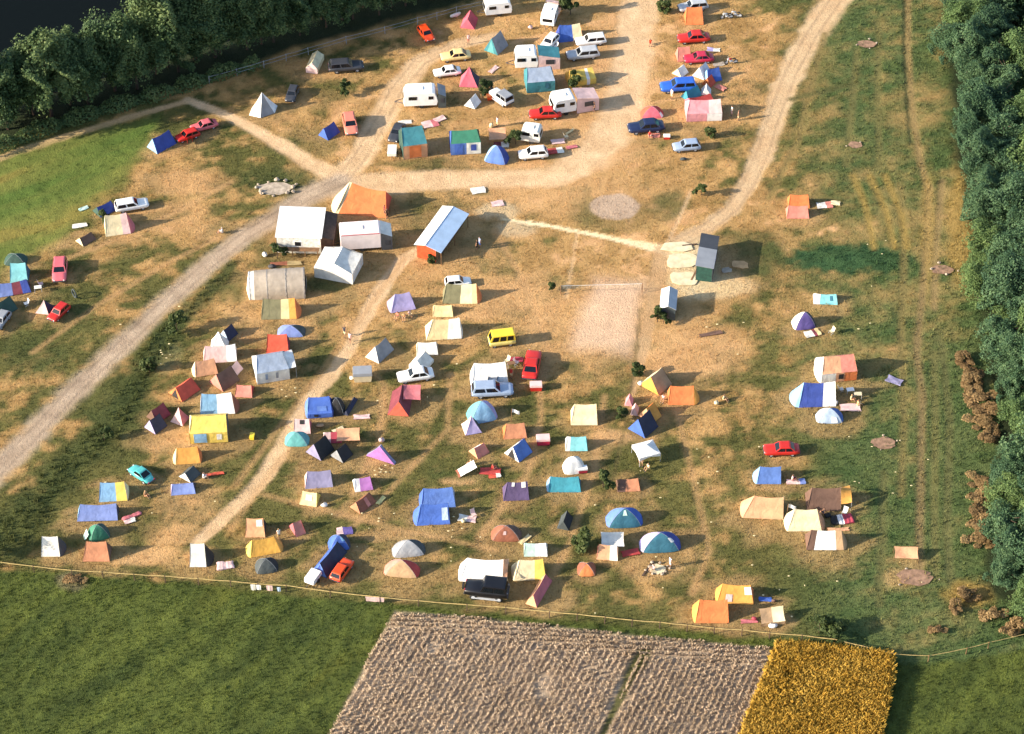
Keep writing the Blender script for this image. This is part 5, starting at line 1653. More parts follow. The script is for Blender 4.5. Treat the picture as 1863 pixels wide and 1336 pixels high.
# fire places
fire_ring(500,343,2.7,1.6,12,'large oval campfire place ringed with pale stones near the road fork','stone',.52)
fire_ring(1576,80,1.6,1.1,4,'burnt patch with pale stones high on the right meadow','burnt',.26)
fire_ring(1556,264,1.1,.9,2,'small burnt patch with white stones in the middle of the right meadow','burnt',.26)
fire_ring(1714,491,1.7,1.1,4,'burnt patch with pale stones beside the right hand track','burnt',.3)
fire_ring(1608,806,1.7,1.2,3,'brown burnt patch right of the red saloon','burnt',.22)
fire_ring(1196,1036,1.2,.9,9,'ashy campfire place with white stones below the teal domes','concrete',.35)
fire_ring(1664,1050,2.4,1.5,3,'wide brown burnt patch below the lone peach tarpaulin','burnt',.25)
# laundry and fences
FH=.95
FP=[(-20,1020),(60,1030),(130,1038),(300,1049),(420,1058),(520,1066),(600,1077),(690,1087),(760,1092),(850,1101),(920,1105),(1000,1113),(1100,1124),(1200,1133),(1300,1142),(1400,1151),(1520,1163),(1570,1176),(1625,1190)]
rail_fence([(x,y) for x,y in FP],FH,'long low fence with a pale rail along the bottom of the camp',spacing=3.9,r=.05,col='khaki',pr=.055,postcol='darkwood')
rail_fence([(1628,1190),(1690,1193),(1760,1180),(1800,1170),(1880,1150)],FH,'thin sagging fence piece at the lower right corner',spacing=4.5,r=.035,col='khaki',pr=.045)
rail_fence([(380,140),(480,112),(560,88),(630,68),(700,50),(760,33),(830,14),(880,2)],1.1,'thin wire fence along the woods at the top',spacing=4.0,r=.03,col='grey',rails=2,pr=.05,postcol='grey',name='wire_fence')
hang_cloth(460,1063,.55,.95,FH,'offwhite','white towel hanging on the bottom fence, leftmost')
hang_cloth(470,1064,.55,.8,FH,'white','white shirt hanging on the bottom fence, second from left')
hang_cloth(490,1065,.7,.85,FH,'palepink','pale pink towel hanging on the bottom fence')
hang_cloth(507,1068,.4,.7,FH,'paleblue','pale blue cloth hanging on the bottom fence')
hang_cloth(682,1086,2.1,.75,FH,'palepink','wide pale pink blanket hanging on the bottom fence')

# ================================================================ PLANTS
SH='shrubs growing in the camp'
B=lambda k,x,y,s,l,**q: plant('bush%d'%k,x,y,s,l,'shrub','shrub',SH,**q)
B(0,625,170,1.15,'round green shrub on the grass right of the white tipi')
B(1,884,170,1.25,'green shrub beside the white jeep')
B(2,1043,155,1.35,'green shrub in front of the yellow house tent')
B(0,938,262,1.25,'dark green shrub left of the small off white caravan')
B(1,1208,24,1.35,'dark green shrub at the top beside the wide sandy track')
B(2,1038,26,1.5,'dark shrub right of the end on white caravan',sz=1.4)
B(0,1276,355,1.0,'small dark green bush beside the right hand dirt track')
B(1,1292,250,1.0,'green shrub right of the silver blue hatchback')
B(2,1196,585,1.15,'green bush at the left corner of the small gabled hut')
B(0,1207,588,.8,'low green bush in front of the small gabled hut')
B(1,1160,682,1.0,'round green bush above the beige flap tent')
B(2,1130,765,1.0,'low green bush left of the navy tent')
B(0,1097,886,1.2,'dark green bush left of the low brown tent')
B(1,1060,1000,1.55,'large dark green bush left of the orange and white tent')
B(2,1004,530,.7,'tiny dark green bush above the sandy volleyball court')
B(0,322,600,1.5,'dark green bush beside the gravel road, upper')
B(1,272,675,1.3,'dark green bush beside the gravel road, middle')
B(2,190,800,1.0,'low green bush beside the gravel road, lower')
B(0,505,470,1.2,'green bush in front of the white roofed cabin')
B(1,190,405,1.0,'dark green bush left of the cream tent on the left meadow',sz=1.2)
plant('river1',-22,1014,.42,'dark bush at the left edge casting a long shadow','shrub','shrub',SH)
B(1,785,478,.7,'low green bush at the red front of the gabled shed')
B(2,1490,1150,1.7,'dark green thicket beside the lower right fence',sz=.8)
B(0,1520,1160,1.3,'dark green bush right of the thicket by the lower fence',sz=.8)
# trees at the top left, in front of the river
rs=random.Random(21)
tr=[(20,255),(58,240),(92,232),(128,222),(165,210),(205,197),(245,182),(285,165),(325,150),(362,136),(400,124),(440,112),(475,100),(512,88),(552,77),(590,66),(628,56),(668,45),(705,33),(745,22),(785,10),(820,-2),(-25,262)]
for i,(x,y) in enumerate(tr):
    far=i%2
    sc=(1.2,1.05,1.3,.95,1.15)[i%5]*(1.0 if x<420 else .85)
    plant('river%d'%(i%4),x+rs.uniform(-8,8),y-20-12*far,sc,'leafy green tree in the front row of the woods along the top left' if not far else 'leafy green tree in the second row of the woods along the top left','tree','tree','trees along the top left')
for i in range(20):
    x=-30+48*i
    y=205-0.262*x+rs.uniform(-4,4)
    if y<-28: continue
    plant('river%d'%((i*3+1)%4),x,y,rs.uniform(.85,1.15)*(.9 if x<500 else .8),'tree of the rear row toward the dark river at the top left','tree','tree','trees along the top left')
# wood along the right edge
def edge(y):
    pts=[(-60,1740),(100,1742),(250,1752),(330,1765),(450,1785),(560,1790),(660,1812),(760,1838),(850,1818),(950,1832),(1010,1795),(1075,1800),(1110,1850)]
    for (a,b),(c,d) in zip(pts[:-1],pts[1:]):
        if a<=y<=c: return b+(d-b)*(y-a)/(c-a)
    return 1870
k=0
rs=random.Random(5)
for row in range(26):
    y=-40+46*row
    if y>1120: break
    x=edge(min(y,1109))+(2 if y<560 else 17)+rs.uniform(-14,20)
    n=0
    while x<1960:
        zone='upper' if y<330 else ('middle' if y<720 else 'lower')
        sc=rs.uniform(.55,.95) if n==0 else rs.uniform(.8,1.1)
        lab={'upper':'dense green tree in the upper part of the wood on the right','middle':'dark green tree in the middle part of the wood on the right','lower':'dark tree in the lower part of the wood on the right'}[zone]
        plant('wood%d'%(k%4),x,y+rs.uniform(-14,14),sc,lab,'tree','tree','trees of the wood along the right edge',sx=1.0,sz=rs.uniform(.7,.95) if n==0 else rs.uniform(.85,1.1))
        k+=1; n+=1
        x+=rs.uniform(42,66)
# dry brown shrubs at the wood's foot
for i,(x,y,s) in enumerate(((1757,662,1.1),(1766,684,1.2),(1770,706,1.3),(1776,728,1.2),(1786,750,1.3),(1794,772,1.2),(1800,795,1.1))):
    plant('dry%d'%(i%2),x,y,s,'dry rusty brown shrub of the upper strip at the foot of the right wood','shrub','shrub','dry shrubs at the foot of the right wood',sz=.42,sx=.95)
for i,(x,y,s) in enumerate(((1790,885,1.1),(1783,908,1.2),(1779,932,1.3),(1783,958,1.2),(1788,982,1.1))):
    plant('dry%d'%((i+1)%2),x,y,s,'dry brown shrub of the lower strip at the foot of the right wood','shrub','shrub','dry shrubs at the foot of the right wood',sz=.42,sx=.95)
plant('dry0',1765,1085,.9,'dry golden shrub at the lower right corner of the camp','shrub','shrub','dry shrubs at the foot of the right wood',sz=.6)
plant('dry1',130,1058,.75,'greyish dead bush by the bottom fence on the left','shrub','shrub',None,sz=.5)
for i,(x,y,s) in enumerate(((1740,1110,.7),(1800,1125,.9),(1840,1150,1.0),(1700,1150,.6))):
    plant('dry%d'%(i%2),x,y,s,'dry golden shrub of the tangle at the lower right corner','shrub','shrub','dry tangle at the lower right corner',sz=.7)
# low hedge along the path at the top left
hp=[(-20,280),(60,246),(130,222),(200,200),(265,182),(325,165),(390,142),(470,118)]
HV,HF=[],[]
rsn=np.random.RandomState(9)
o0=at(*hp[0])
off=0
for (a,b) in zip(hp[:-1],hp[1:]):
    A,B_=at(*a),at(*b)
    ln=np.linalg.norm(B_-A)
    n=int(ln*170)
    t=rsn.uniform(0,1,n)[:,None]
    th=rsn.uniform(0.05,math.pi-.05,n)
    bulge=1+.25*np.sin(t[:,0]*ln*1.1)+.12*np.sin(t[:,0]*ln*2.7)
    dirp=np.array([-(B_-A)[1],(B_-A)[0],0])/ln
    P=A+(B_-A)*t-o0
    nr=dirp*np.cos(th)[:,None]+np.array([0,0,1.0])*np.sin(th)[:,None]
    P=P+nr*np.stack([np.full(n,1.15),np.full(n,1.15),np.full(n,1.5)],1)*bulge[:,None]*rsn.uniform(.75,1.05,(n,1))
    v,f=leaf_cards(rsn,P,nr,.34)
    HV.append(v); HF.append(f+off); off+=len(v)
ho=bpy.data.objects.new('hedge',np_mesh('hedge',np.concatenate(HV),np.concatenate(HF),foliage('leaves_hedge',LEAF['hedge'])))
COL.objects.link(ho); ho.location=o0
tag(ho,'low green hedge along the sandy path at the top left','hedge')
# boat at the far side of the trees
c=at(418,6,-.5)
root=thing('boat',(c[0],c[1],-.5),R(12),'small white boat on the dark water at the top edge','boat')
m=MB()
m.loft([[(x,-w,.0+s),(x,-w*1.15,.55+s),(x,w*1.15,.55+s),(x,w,.0+s)] for x,w,s in ((-2.6,.1,.25),(-1.9,.6,.1),(-.6,.9,0),(1.2,.95,0),(2.4,.8,.05))])
m.build('hull',paint('white',.35),root)
m=MB().loft([[(-.9,-.7,.56),(1.0,-.75,.56),(1.0,.75,.56),(-.9,.7,.56)],[(-.5,-.6,1.25),(.9,-.65,1.25),(.9,.65,1.25),(-.5,.6,1.25)]])
m.build('cabin',paint('white',.35),root)
m=MB()
for s in (-1,1): m.box(-.5,s*.7-.02,.75,.8,s*.7+.02,1.1)
m.build('window',glass(),root)
# ================================================================ GROUND
def hash2(ix, iy, seed):
    h = (ix*374761393 + iy*668265263 + seed*974711) & 0xffffffff
    h = ((h ^ (h >> 13))*1274126177) & 0xffffffff
    return ((h ^ (h >> 16)) & 0xffff)/65535.0
def vnoise(x, y, seed=0):
    ix, iy = np.floor(x).astype(np.int64), np.floor(y).astype(np.int64)
    fx, fy = x-ix, y-iy
    fx, fy = fx*fx*(3-2*fx), fy*fy*(3-2*fy)
    a, b = hash2(ix, iy, seed), hash2(ix+1, iy, seed)
    c, d = hash2(ix, iy+1, seed), hash2(ix+1, iy+1, seed)
    return a+(b-a)*fx+(c-a)*fy+(a-b-c+d)*fx*fy
def fbm(x, y, s, seed=0, oct=4, g=.55):
    t, a, n = 0, 1, 0
    for k in range(oct):
        t = t+a*vnoise(x/s+17*k, y/s-9*k, seed+k*13)
        n += a; a *= g; s /= 2.05
    return t/n
def sstep(a, b, x):
    t = np.clip((x-a)/(b-a), 0, 1)
    return t*t*(3-2*t)

X0, X1, Y0, Y1, RES = -88.0, 94.0, -68.0, 102.0, 0.34
nx, ny = int((X1-X0)/RES)+1, int((Y1-Y0)/RES)+1
gx = np.linspace(X0, X1, nx); gy = np.linspace(Y0, Y1, ny)
GX, GY = [a.ravel() for a in np.meshgrid(gx, gy, indexing='xy')]

def surface(GX, GY, fine=True):
    """colour, height and class of the ground at world points"""
    n = len(GX)
    P = proj(np.stack([GX, GY, np.zeros(n)], 1))
    PX, PY = P[:, 0], P[:, 1]
    PX = np.clip(PX, -400, 2300); PY = np.clip(PY, -300, 1700)
    # wobble so that borders are not ruled
    wx = PX+14*(fbm(GX, GY, 5, 3)-.5)*2; wy = PY+10*(fbm(GX, GY, 5, 8)-.5)*2
    cx = [0,155,310,465,620,775,930,1085,1240,1395,1550,1705,1863]
    cy = [0,150,300,450,600,750,900,1050,1200,1336]
    D = np.array([
     [.2,.2,.2,.4,.55,.6,.65,.9,.75,.6,.25,.42,.2],
     [.1,.1,.5,.55,.6,.72,.75,.95,.72,.7,.3,.38,.15],
     [.05,.1,.5,.4,.75,.7,.8,.9,.75,.6,.42,.52,.15],
     [.3,.55,.72,.55,.65,.66,.55,.70,.8,.5,.45,.52,.1],
     [.15,.46,.38,.38,.58,.53,.66,.80,.8,.52,.46,.40,.1],
     [.48,.28,.27,.37,.40,.28,.29,.34,.43,.40,.28,.14,.1],
     [.24,.12,.36,.26,.20,.14,.14,.20,.23,.20,.12,.08,.1],
     [.2,.22,.34,.18,.08,.06,.08,.22,.22,.22,.12,.15,.15],
     [.1,.1,.1,.1,.1,.1,.1,.1,.1,.1,.1,.2,.2],
     [.1,.1,.1,.1,.1,.1,.1,.1,.1,.1,.1,.15,.15]])
    fx = np.interp(wx, cx, np.arange(len(cx))); fy = np.interp(wy, cy, np.arange(len(cy)))
    ix = np.minimum(fx.astype(int), len(cx)-2); iy = np.minimum(fy.astype(int), len(cy)-2)
    tx, ty = fx-ix, fy-iy
    dry = D[iy,ix]*(1-tx)*(1-ty)+D[iy,ix+1]*tx*(1-ty)+D[iy+1,ix]*(1-tx)*ty+D[iy+1,ix+1]*tx*ty
    # streaks along the old mowing and wheel directions
    sa = R(22)
    u = GX*math.cos(sa)+GY*math.sin(sa); v = -GX*math.sin(sa)+GY*math.cos(sa)
    n1 = fbm(GX, GY, 9, 1); n2 = fbm(u/2.6, v, 2.2, 2); n3 = fbm(GX, GY, 1.1, 5, 3)
    dry = dry+(n1-.5)*.6+(n2-.5)*.75+(n3-.5)*.4+(fbm(GX,GY,2.6,7,3)-.5)*.7
    earth = np.zeros(n); cls = np.zeros(n, int)
    def lc(a, b, t): return a[None, :]*(1-t)[:, None]+b[None, :]*t[:, None]
    A = lambda *c: np.array(c)
    g1, g2 = A(.070,.076,.021), A(.135,.124,.038)
    green = lc(g1, g2, np.clip(fbm(GX, GY, 3, 11)*1.6-.3, 0, 1))
    lush = sstep(1380, 1560, wx)*sstep(60, 200, 1336-wy*0+wx*0)   # cooler green on the right meadow
    green = green*(1-lush)[:, None]+lc(A(.056,.096,.030), A(.118,.142,.050), np.clip(n2*1.6-.3, 0, 1))*lush[:, None]
    straw = lc(A(.29,.175,.062), A(.47,.292,.118), np.clip(fbm(GX, GY, 2.2, 21)*1.7-.35, 0, 1))
    soil = lc(A(.46,.26,.115), A(.59,.36,.172), np.clip(fbm(u/2, v, 1.7, 31)*1.7-.35, 0, 1))
    rm = sstep(1370, 1520, wx)
    t = sstep(.30, .68, dry)*(1-rm)+rm*.62*sstep(.15, .95, dry)
    col = green*(1-t)[:, None]+straw*t[:, None]
    # worn soil
    worn = sstep(.80, 1.12, dry+.25*(n3-.5))
    for (x, y, r) in TRAMPLED:
        d = np.hypot((GX-x-.3)/1.25, (GY-y+.7))/r
        worn = np.maximum(worn, sstep(1.05, .55, d+(n2-.5)*1.3)*.42)
    def ell(px, py, rx, ry, k=1.0, soft=.35, wob=.5):
        d = np.hypot((wx-px)/rx, (wy-py)/ry)+(n3-.5)*wob
        return sstep(1+soft, 1-soft, d)*k
    for e in ((1100,250,75,60,.9),(1120,120,45,130,.9),(940,330,170,22,.8),(1010,350,190,40,.65),(870,230,60,12,.6),(330,330,80,22,.7),(310,395,70,25,.6),(400,420,50,22,.5),
              (150,425,22,9,.8),(105,440,40,14,.6),(1105,590,80,90,.8),(1000,600,60,70,.6),(1255,640,100,55,1.0),(1230,690,50,25,.6),(960,540,110,45,.7),(860,565,90,16,.7),(1110,795,45,14,.8),
              (300,800,80,22,.8),(340,910,60,60,.55),(250,1010,90,18,.6),(320,970,60,25,.5),(560,870,25,40,.7),(700,975,70,12,.6),(640,1000,60,8,.6),(280,1020,60,10,.6),(840,872,30,8,.8),(880,810,35,7,.7),
              (1180,1030,60,28,.7),(1000,1020,35,12,.6),(1235,600,60,25,.6),(520,700,40,20,.6),(470,610,45,18,.6),(610,70,30,12,.7),(690,60,30,10,.5),(1330,480,50,40,.7),(1290,530,60,18,.9),
              (1640,1050,40,18,.5),(1540,725,45,14,.5),(1160,640,22,25,.4),(880,385,40,18,.8),(930,420,45,16,.7),(1340,165,60,60,.35),(600,180,70,20,.4),(560,250,25,8,.5)):
        worn = np.maximum(worn, ell(*e)*np.clip(.75+(n2-.5)*.9, 0, 1))
    col = col*(1-worn)[:, None]+soil*worn[:, None]
    # green tufty patches; right of marquee and washing hut they also paint in shade
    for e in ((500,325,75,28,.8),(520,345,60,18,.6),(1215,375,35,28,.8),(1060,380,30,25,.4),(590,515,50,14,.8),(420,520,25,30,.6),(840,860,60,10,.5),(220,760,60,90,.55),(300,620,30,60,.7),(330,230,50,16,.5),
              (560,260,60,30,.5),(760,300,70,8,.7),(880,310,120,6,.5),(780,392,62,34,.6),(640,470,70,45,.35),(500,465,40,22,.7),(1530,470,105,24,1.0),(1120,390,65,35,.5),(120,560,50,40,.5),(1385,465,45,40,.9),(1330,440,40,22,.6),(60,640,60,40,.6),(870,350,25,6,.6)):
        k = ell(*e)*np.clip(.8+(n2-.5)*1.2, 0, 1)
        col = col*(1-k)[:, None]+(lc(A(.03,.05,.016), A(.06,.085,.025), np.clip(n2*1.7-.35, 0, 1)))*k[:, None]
    k = ell(1545,470,112,25,1.0,.25,1.0)*sstep(1415,1460,wx)*np.clip(.55+n2*.9,0,1)
    col = col*(1-k)[:, None]+lc(A(.022,.060,.024), A(.052,.105,.038), n3)*k[:, None]
    # pale sand and chalk
    for e, c in (((1118,375,42,24,1.0,.08,.12), A(.42,.31,.22)), ((905,382,38,17,.8), A(.52,.40,.24)), ((1290,520,70,24,.75), A(.56,.43,.24)), ((1265,485,46,58,.95), A(.54,.43,.26)), ((940,415,38,15,.7), A(.50,.39,.24)),
                 ((1100,590,58,58,.0), A(.4,.3,.2)), ((735,325,130,10,.5), A(.52,.41,.28)), ((300,650,30,25,.15), A(.4,.36,.2))):
        k = ell(*e)
        col = col*(1-k)[:, None]+c[None, :]*(.85+.3*n3)[:, None]*k[:, None]
    # volleyball court
    def inpoly(poly, qx, qy, soft=4):
        poly = np.array(poly, float); m = len(poly)
        inside = np.zeros(n, bool); dist = np.full(n, 1e9)
        for i in range(m):
            (xa, ya), (xb, yb) = poly[i], poly[(i+1) % m]
            cr = ((ya > qy) != (yb > qy)) & (qx < (xb-xa)*(qy-ya)/(yb-ya+1e-9)+xa)
            inside ^= cr
            dx, dy = xb-xa, yb-ya
            tt = np.clip(((qx-xa)*dx+(qy-ya)*dy)/(dx*dx+dy*dy), 0, 1)
            dist = np.minimum(dist, np.hypot(qx-xa-tt*dx, qy-ya-tt*dy))
        return sstep(-soft, soft, np.where(inside, dist, -dist))
    k = inpoly([(1078,512),(1176,508),(1146,645),(1040,632)], wx, wy, 20)*.8
    col = col*(1-k)[:, None]+A(.60,.42,.29)[None, :]*(.88+.24*n3)[:, None]*k[:, None]
    cls[k > .5] = 5
    # roads and paths: (pixels, width m, colour a, colour b, class, softness)
    hgt_cut = np.zeros(n)
    def road(pts, w, ca, cb, cid, soft=.35, ruts=None, k0=1.0):
        W = np.array([at(*p)[:2] for p in pts])
        ws = np.array(w, float) if hasattr(w, '__len__') else np.full(len(pts), w)
        best = np.full(n, 1e9); sd = np.zeros(n)
        for i in range(len(W)-1):
            d = W[i+1]-W[i]; L2 = d@d
            tt = np.clip(((GX-W[i,0])*d[0]+(GY-W[i,1])*d[1])/L2, 0, 1)
            ex, ey = GX-W[i,0]-tt*d[0], GY-W[i,1]-tt*d[1]
            q = np.hypot(ex, ey)/(ws[i]+(ws[i+1]-ws[i])*tt)*2
            s = (d[0]*ey-d[1]*ex)/math.sqrt(L2)
            up = q < best
            best = np.where(up, q, best); sd = np.where(up, s, sd)
        k = sstep(1+soft, 1-soft, best+(n2-.5)*.7+(n3-.5)*.45)*k0
        c = lc(ca, cb, np.clip(fbm(GX, GY, 1.6, 41)*1.7-.35, 0, 1))
        if ruts is not None:
            r = np.maximum(0, 1-np.abs(np.abs(sd)-ruts)/.32)*(.5+n2)
            c = c*(1-.30*np.clip(r, 0, 1))[:, None]
            mid = np.maximum(0, 1-np.abs(sd)/.5)*n1
            c = c*(1-.18*mid)[:, None]
        col[:] = col*(1-k)[:, None]+c*k[:, None]
        cls[(k > .5)] = cid
        hgt_cut[:] = np.maximum(hgt_cut, k)
    sandA, sandB = A(.52,.345,.19), A(.68,.48,.285)
    road([(-60,308),(0,287),(120,248),(230,214),(300,195),(345,182)], [1.6,1.5,1.4,1.3,1.2,1.2], sandA, A(.52,.35,.18), 2)
    road([(340,180),(420,212),(500,256),(560,294),(620,325)], [1.2,1.6,2.2,2.6,3.2], sandA, sandB, 2)
    road([(620,330),(655,285),(690,225),(720,165),(765,110),(840,78),(900,64)], [3.6,3.4,3.6,3.4,3.2,2.6,1.6], sandA, sandB, 3, ruts=.8)
    road([(1178,-60),(1160,30),(1150,120),(1130,210),(1080,285),(1000,322),(860,326),(720,332),(620,338)], [5.0,5.0,5.4,5.6,5.5,4.2,3.6,4.2,4.6], sandA, sandB, 3)
    road([(1560,-60),(1520,0),(1478,60),(1440,130),(1412,200),(1390,270),(1362,335),(1330,380),(1285,415),(1235,440)], [4.2,4.2,4.0,3.6,3.2,2.9,2.6,2.6,2.4,2.2], sandA, A(.58,.42,.25), 3, ruts=.75)
    road([(915,398),(980,407),(1060,422),(1130,437),(1200,452),(1250,470)], [.5,.75,.8,.9,1.6,2.2], A(.68,.54,.32), A(.80,.66,.42), 2, soft=.25)
    road([(770,452),(735,470),(700,515),(668,570),(632,640),(595,690),(555,735),(520,800),(480,870),(420,930),(360,985)], [1.4,1.7,1.8,1.8,1.9,1.9,1.8,1.9,1.8,1.8,1.6], sandA, sandB, 2, k0=.9)
    road([(1205,455),(1190,540),(1170,640),(1150,720)], [2.2,1.7,1.2,.6], A(.40,.25,.13), A(.50,.34,.19), 2, k0=.75)
    road([(1258,345),(1235,400),(1215,440)], .5, sandA, sandB, 0, k0=.6)
    road([(1050,424),(1042,480),(1030,540)], .5, sandA, sandB, 0, k0=.5)
    road([(1165,560),(1158,640),(1140,760),(1118,860),(1100,900)], .45, A(.09,.075,.03), A(.14,.11,.045), 0, k0=.55)
    gr, gr2 = A(.33,.245,.17), A(.48,.37,.265)
    road([(-90,960),(0,850),(60,790),(130,715),(200,648),(290,562),(380,480),(450,425),(500,395),(560,355),(620,330)], [3.4,3.3,3.2,3.1,3.0,2.9,2.8,2.9,3.0,3.4,3.6], gr, gr2, 1, soft=.6, ruts=.72)
    rk=cut_before=hgt_cut.copy()
    road([(425,480),(395,515),(340,570),(300,610),(268,655),(240,715),(205,770),(165,810),(110,860),(50,930),(-40,1020)], [1.2,2.2,2.6,3.0,2.8,3.4,3.6,3.4,4.2,5.0,6.0], A(.035,.052,.016), A(.075,.088,.026), 0, soft=.6, k0=.85)
    global STRIP
    STRIP = np.where(hgt_cut > cut_before, hgt_cut, 0)
    hgt_cut[:] = cut_before
    for pts in ([(735,470),(640,600),(520,760),(430,880)],[(600,720),(500,850),(420,960)],[(900,420),(960,520),(1000,640),(980,720)],[(640,640),(700,700),(690,800),(640,900)],[(480,900),(600,930),(760,970),(900,1000)],[(820,680),(815,780),(700,900),(640,960)],[(980,650),(985,760),(960,860),(870,980)],[(1100,720),(1080,850),(1040,980),(1000,1060)],[(1230,740),(1260,860),(1290,1000),(1260,1080)],[(120,470),(200,440),(330,380),(420,330)],[(60,640),(170,560),(300,480),(400,430)]):
        road(pts, .8, soil.mean(0)*.8, soil.mean(0), 0, soft=.8, k0=.5)
    # two faint wheel tracks on the right
    for pts, c in (([(1652,-40),(1652,90),(1660,200),(1676,300),(1690,345)], A(.30,.21,.09)), ([(1690,340),(1686,450),(1676,560),(1668,640),(1678,720),(1676,850),(1674,950),(1672,1060)], A(.24,.17,.08)),
                   ([(1715,330),(1702,450),(1700,560)], A(.28,.2,.09)), ([(1640,340),(1645,470),(1640,600),(1645,760),(1640,900)], A(.20,.16,.06)), ([(1700,640),(1702,760),(1700,900),(1702,1050)], A(.16,.15,.055)), ([(1500,60),(1475,160),(1450,260),(1400,360)], A(.22,.165,.06)), ([(1560,90),(1550,200),(1540,300)], A(.15,.14,.05)), ([(1600,40),(1598,180),(1600,300)], A(.15,.14,.05)), ([(1710,600),(1728,760),(1726,860),(1722,960),(1730,1060)], A(.13,.13,.05)), ([(1608,860),(1604,1000),(1600,1100)], A(.12,.12,.045)),
                   ([(1552,318),(1575,375),(1590,450)], A(.30,.21,.06)), ([(1582,318),(1612,385),(1628,450)], A(.30,.21,.06)), ([(1610,318),(1640,390),(1650,450)], A(.30,.21,.06)), ([(1440,180),(1560,150)], A(.1,.1,.035))):
        road(pts, .95, c*.85, c, 0, soft=.7, k0=.8)
    road([(1645,-40),(1644,90),(1650,200),(1656,260)], .5, A(.025,.035,.015), A(.035,.045,.02), 0, k0=.7)
    # yellowed edge beside the right wood
    k = np.maximum(ell(1750,400,24,110,.85), ell(1690,420,14,110,.5))
    col = col*(1-k)[:, None]+lc(A(.24,.17,.05), A(.42,.28,.09), n3)*k[:, None]
    k = ell(1762,1085,42,24,.8)
    col = col*(1-k)[:, None]+lc(A(.26,.17,.045), A(.36,.23,.07), n3)*k[:, None]
    # fields
    k = inpoly([(-400,420),(0,292),(130,252),(250,216),(290,210),(285,240),(255,290),(200,350),(150,400),(80,455),(-10,500),(-400,760)], wx, wy, 18)
    sa2 = R(33)
    uu = GX*math.cos(sa2)+GY*math.sin(sa2); vv = -GX*math.sin(sa2)+GY*math.cos(sa2)
    st = fbm(uu/6, vv, 3.0, 61)
    f = lc(A(.082,.130,.026), A(.180,.182,.044), np.clip(st*1.9-.45, 0, 1))*(.8+.4*n3)[:, None]
    yl = sstep(.62, .75, st)*.5
    f = f*(1-yl)[:, None]+A(.24,.18,.045)[None, :]*yl[:, None]
    col = col*(1-k)[:, None]+f*k[:, None]
    cls[k > .5] = 6
    fl = np.interp(wx, [-400,0,300,690,850,1100,1400,1520,1625,1690,1800,2300], [1000,1034,1058,1096,1112,1134,1162,1174,1202,1208,1190,1100])
    k = sstep(-5, 6, wy-fl)
    sa3 = R(48)
    uu = GX*math.cos(sa3)+GY*math.sin(sa3); vv = -GX*math.sin(sa3)+GY*math.cos(sa3)
    st = fbm(uu/5, vv, 1.6, 71); st2 = fbm(uu/7, vv, 6, 75)
    f = lc(A(.045,.064,.015), A(.096,.118,.024), np.clip(st*1.8-.4, 0, 1))*(.7+.6*n3)[:, None]
    yl = sstep(.58, .78, st2)*.55
    f = f*(1-yl)[:, None]+A(.105,.110,.018)[None, :]*yl[:, None]
    col = col*(1-k)[:, None]+f*k[:, None]
    cls[(k > .5)] = 7
    meadow = k
    kc = inpoly(CORN, PX, PY, 4)
    st = fbm(uu/6, vv, .7, 81)
    f = lc(A(.27,.205,.14), A(.43,.335,.24), np.clip(st*1.8-.4, 0, 1))
    col = col*(1-kc)[:, None]+f*kc[:, None]
    road([(1172,1186),(1150,1225),(1118,1290),(1080,1370)], [1.6,1.3,.7,.5], A(.07,.075,.025), A(.11,.105,.04), 8, soft=.5)
    cls[kc > .5] = 8
    ky = inpoly(WHEAT, PX, PY, 4)
    col = col*(1-ky)[:, None]+A(.36,.22,.035)[None, :]*ky[:, None]
    cls[ky > .5] = 9
    for e in ((130,1060,28,18,.6),(470,880,5,5,0)):
        k = ell(*e); col = col*(1-k)[:, None]+A(.20,.16,.10)[None, :]*(.6+.8*n3)[:, None]*k[:, None]
    # dark green ground below the woods
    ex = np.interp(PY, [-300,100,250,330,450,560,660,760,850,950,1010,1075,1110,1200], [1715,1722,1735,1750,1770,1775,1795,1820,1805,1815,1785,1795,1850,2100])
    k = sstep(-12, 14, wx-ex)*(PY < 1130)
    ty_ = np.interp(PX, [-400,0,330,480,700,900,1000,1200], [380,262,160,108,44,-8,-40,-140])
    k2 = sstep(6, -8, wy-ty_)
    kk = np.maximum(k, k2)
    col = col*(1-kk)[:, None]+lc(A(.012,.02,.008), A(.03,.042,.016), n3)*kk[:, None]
    # height
    W1, W2 = at(0, 262), at(900, -8)
    dirv = (W2-W1)[:2]; dirv /= np.linalg.norm(dirv); nrm = np.array([-dirv[1], dirv[0]])
    bank = (GX-W1[0])*nrm[0]+(GY-W1[1])*nrm[1]
    rough = .35+.65*(1-np.clip(t, 0, 1))
    z = .20*(fbm(GX, GY, 6, 91)-.5)+.17*rough*(n3-.5)+.10*rough*(fbm(u/2, v, .9, 95, 2)-.5)
    z = z*(1-.75*np.maximum(hgt_cut, worn*.6))-.05*hgt_cut
    z = z+.15*meadow*(fbm(uu/2, vv, .9, 97, 2)-.5)
    z = z-3.0*sstep(5.5, 14, bank)
    return col, z, cls, dry, meadow, kk, PX, PY, bank, worn, hgt_cut

CORN = [(718,1112),(900,1128),(1150,1156),(1403,1180),(1388,1230),(1345,1345),(1300,1460),(560,1460),(598,1340),(660,1220)]
WHEAT = [(1416,1176),(1520,1186),(1624,1199),(1620,1250),(1600,1345),(1575,1460),(1310,1460),(1348,1345),(1392,1235)]
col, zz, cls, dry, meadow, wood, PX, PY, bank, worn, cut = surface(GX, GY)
zz = zz-.06
idx = np.arange(nx*ny).reshape(ny, nx)
quads = np.stack([idx[:-1,:-1], idx[:-1,1:], idx[1:,1:], idx[1:,:-1]], -1).reshape(-1, 4)
fc = cls[quads[:, 0]]

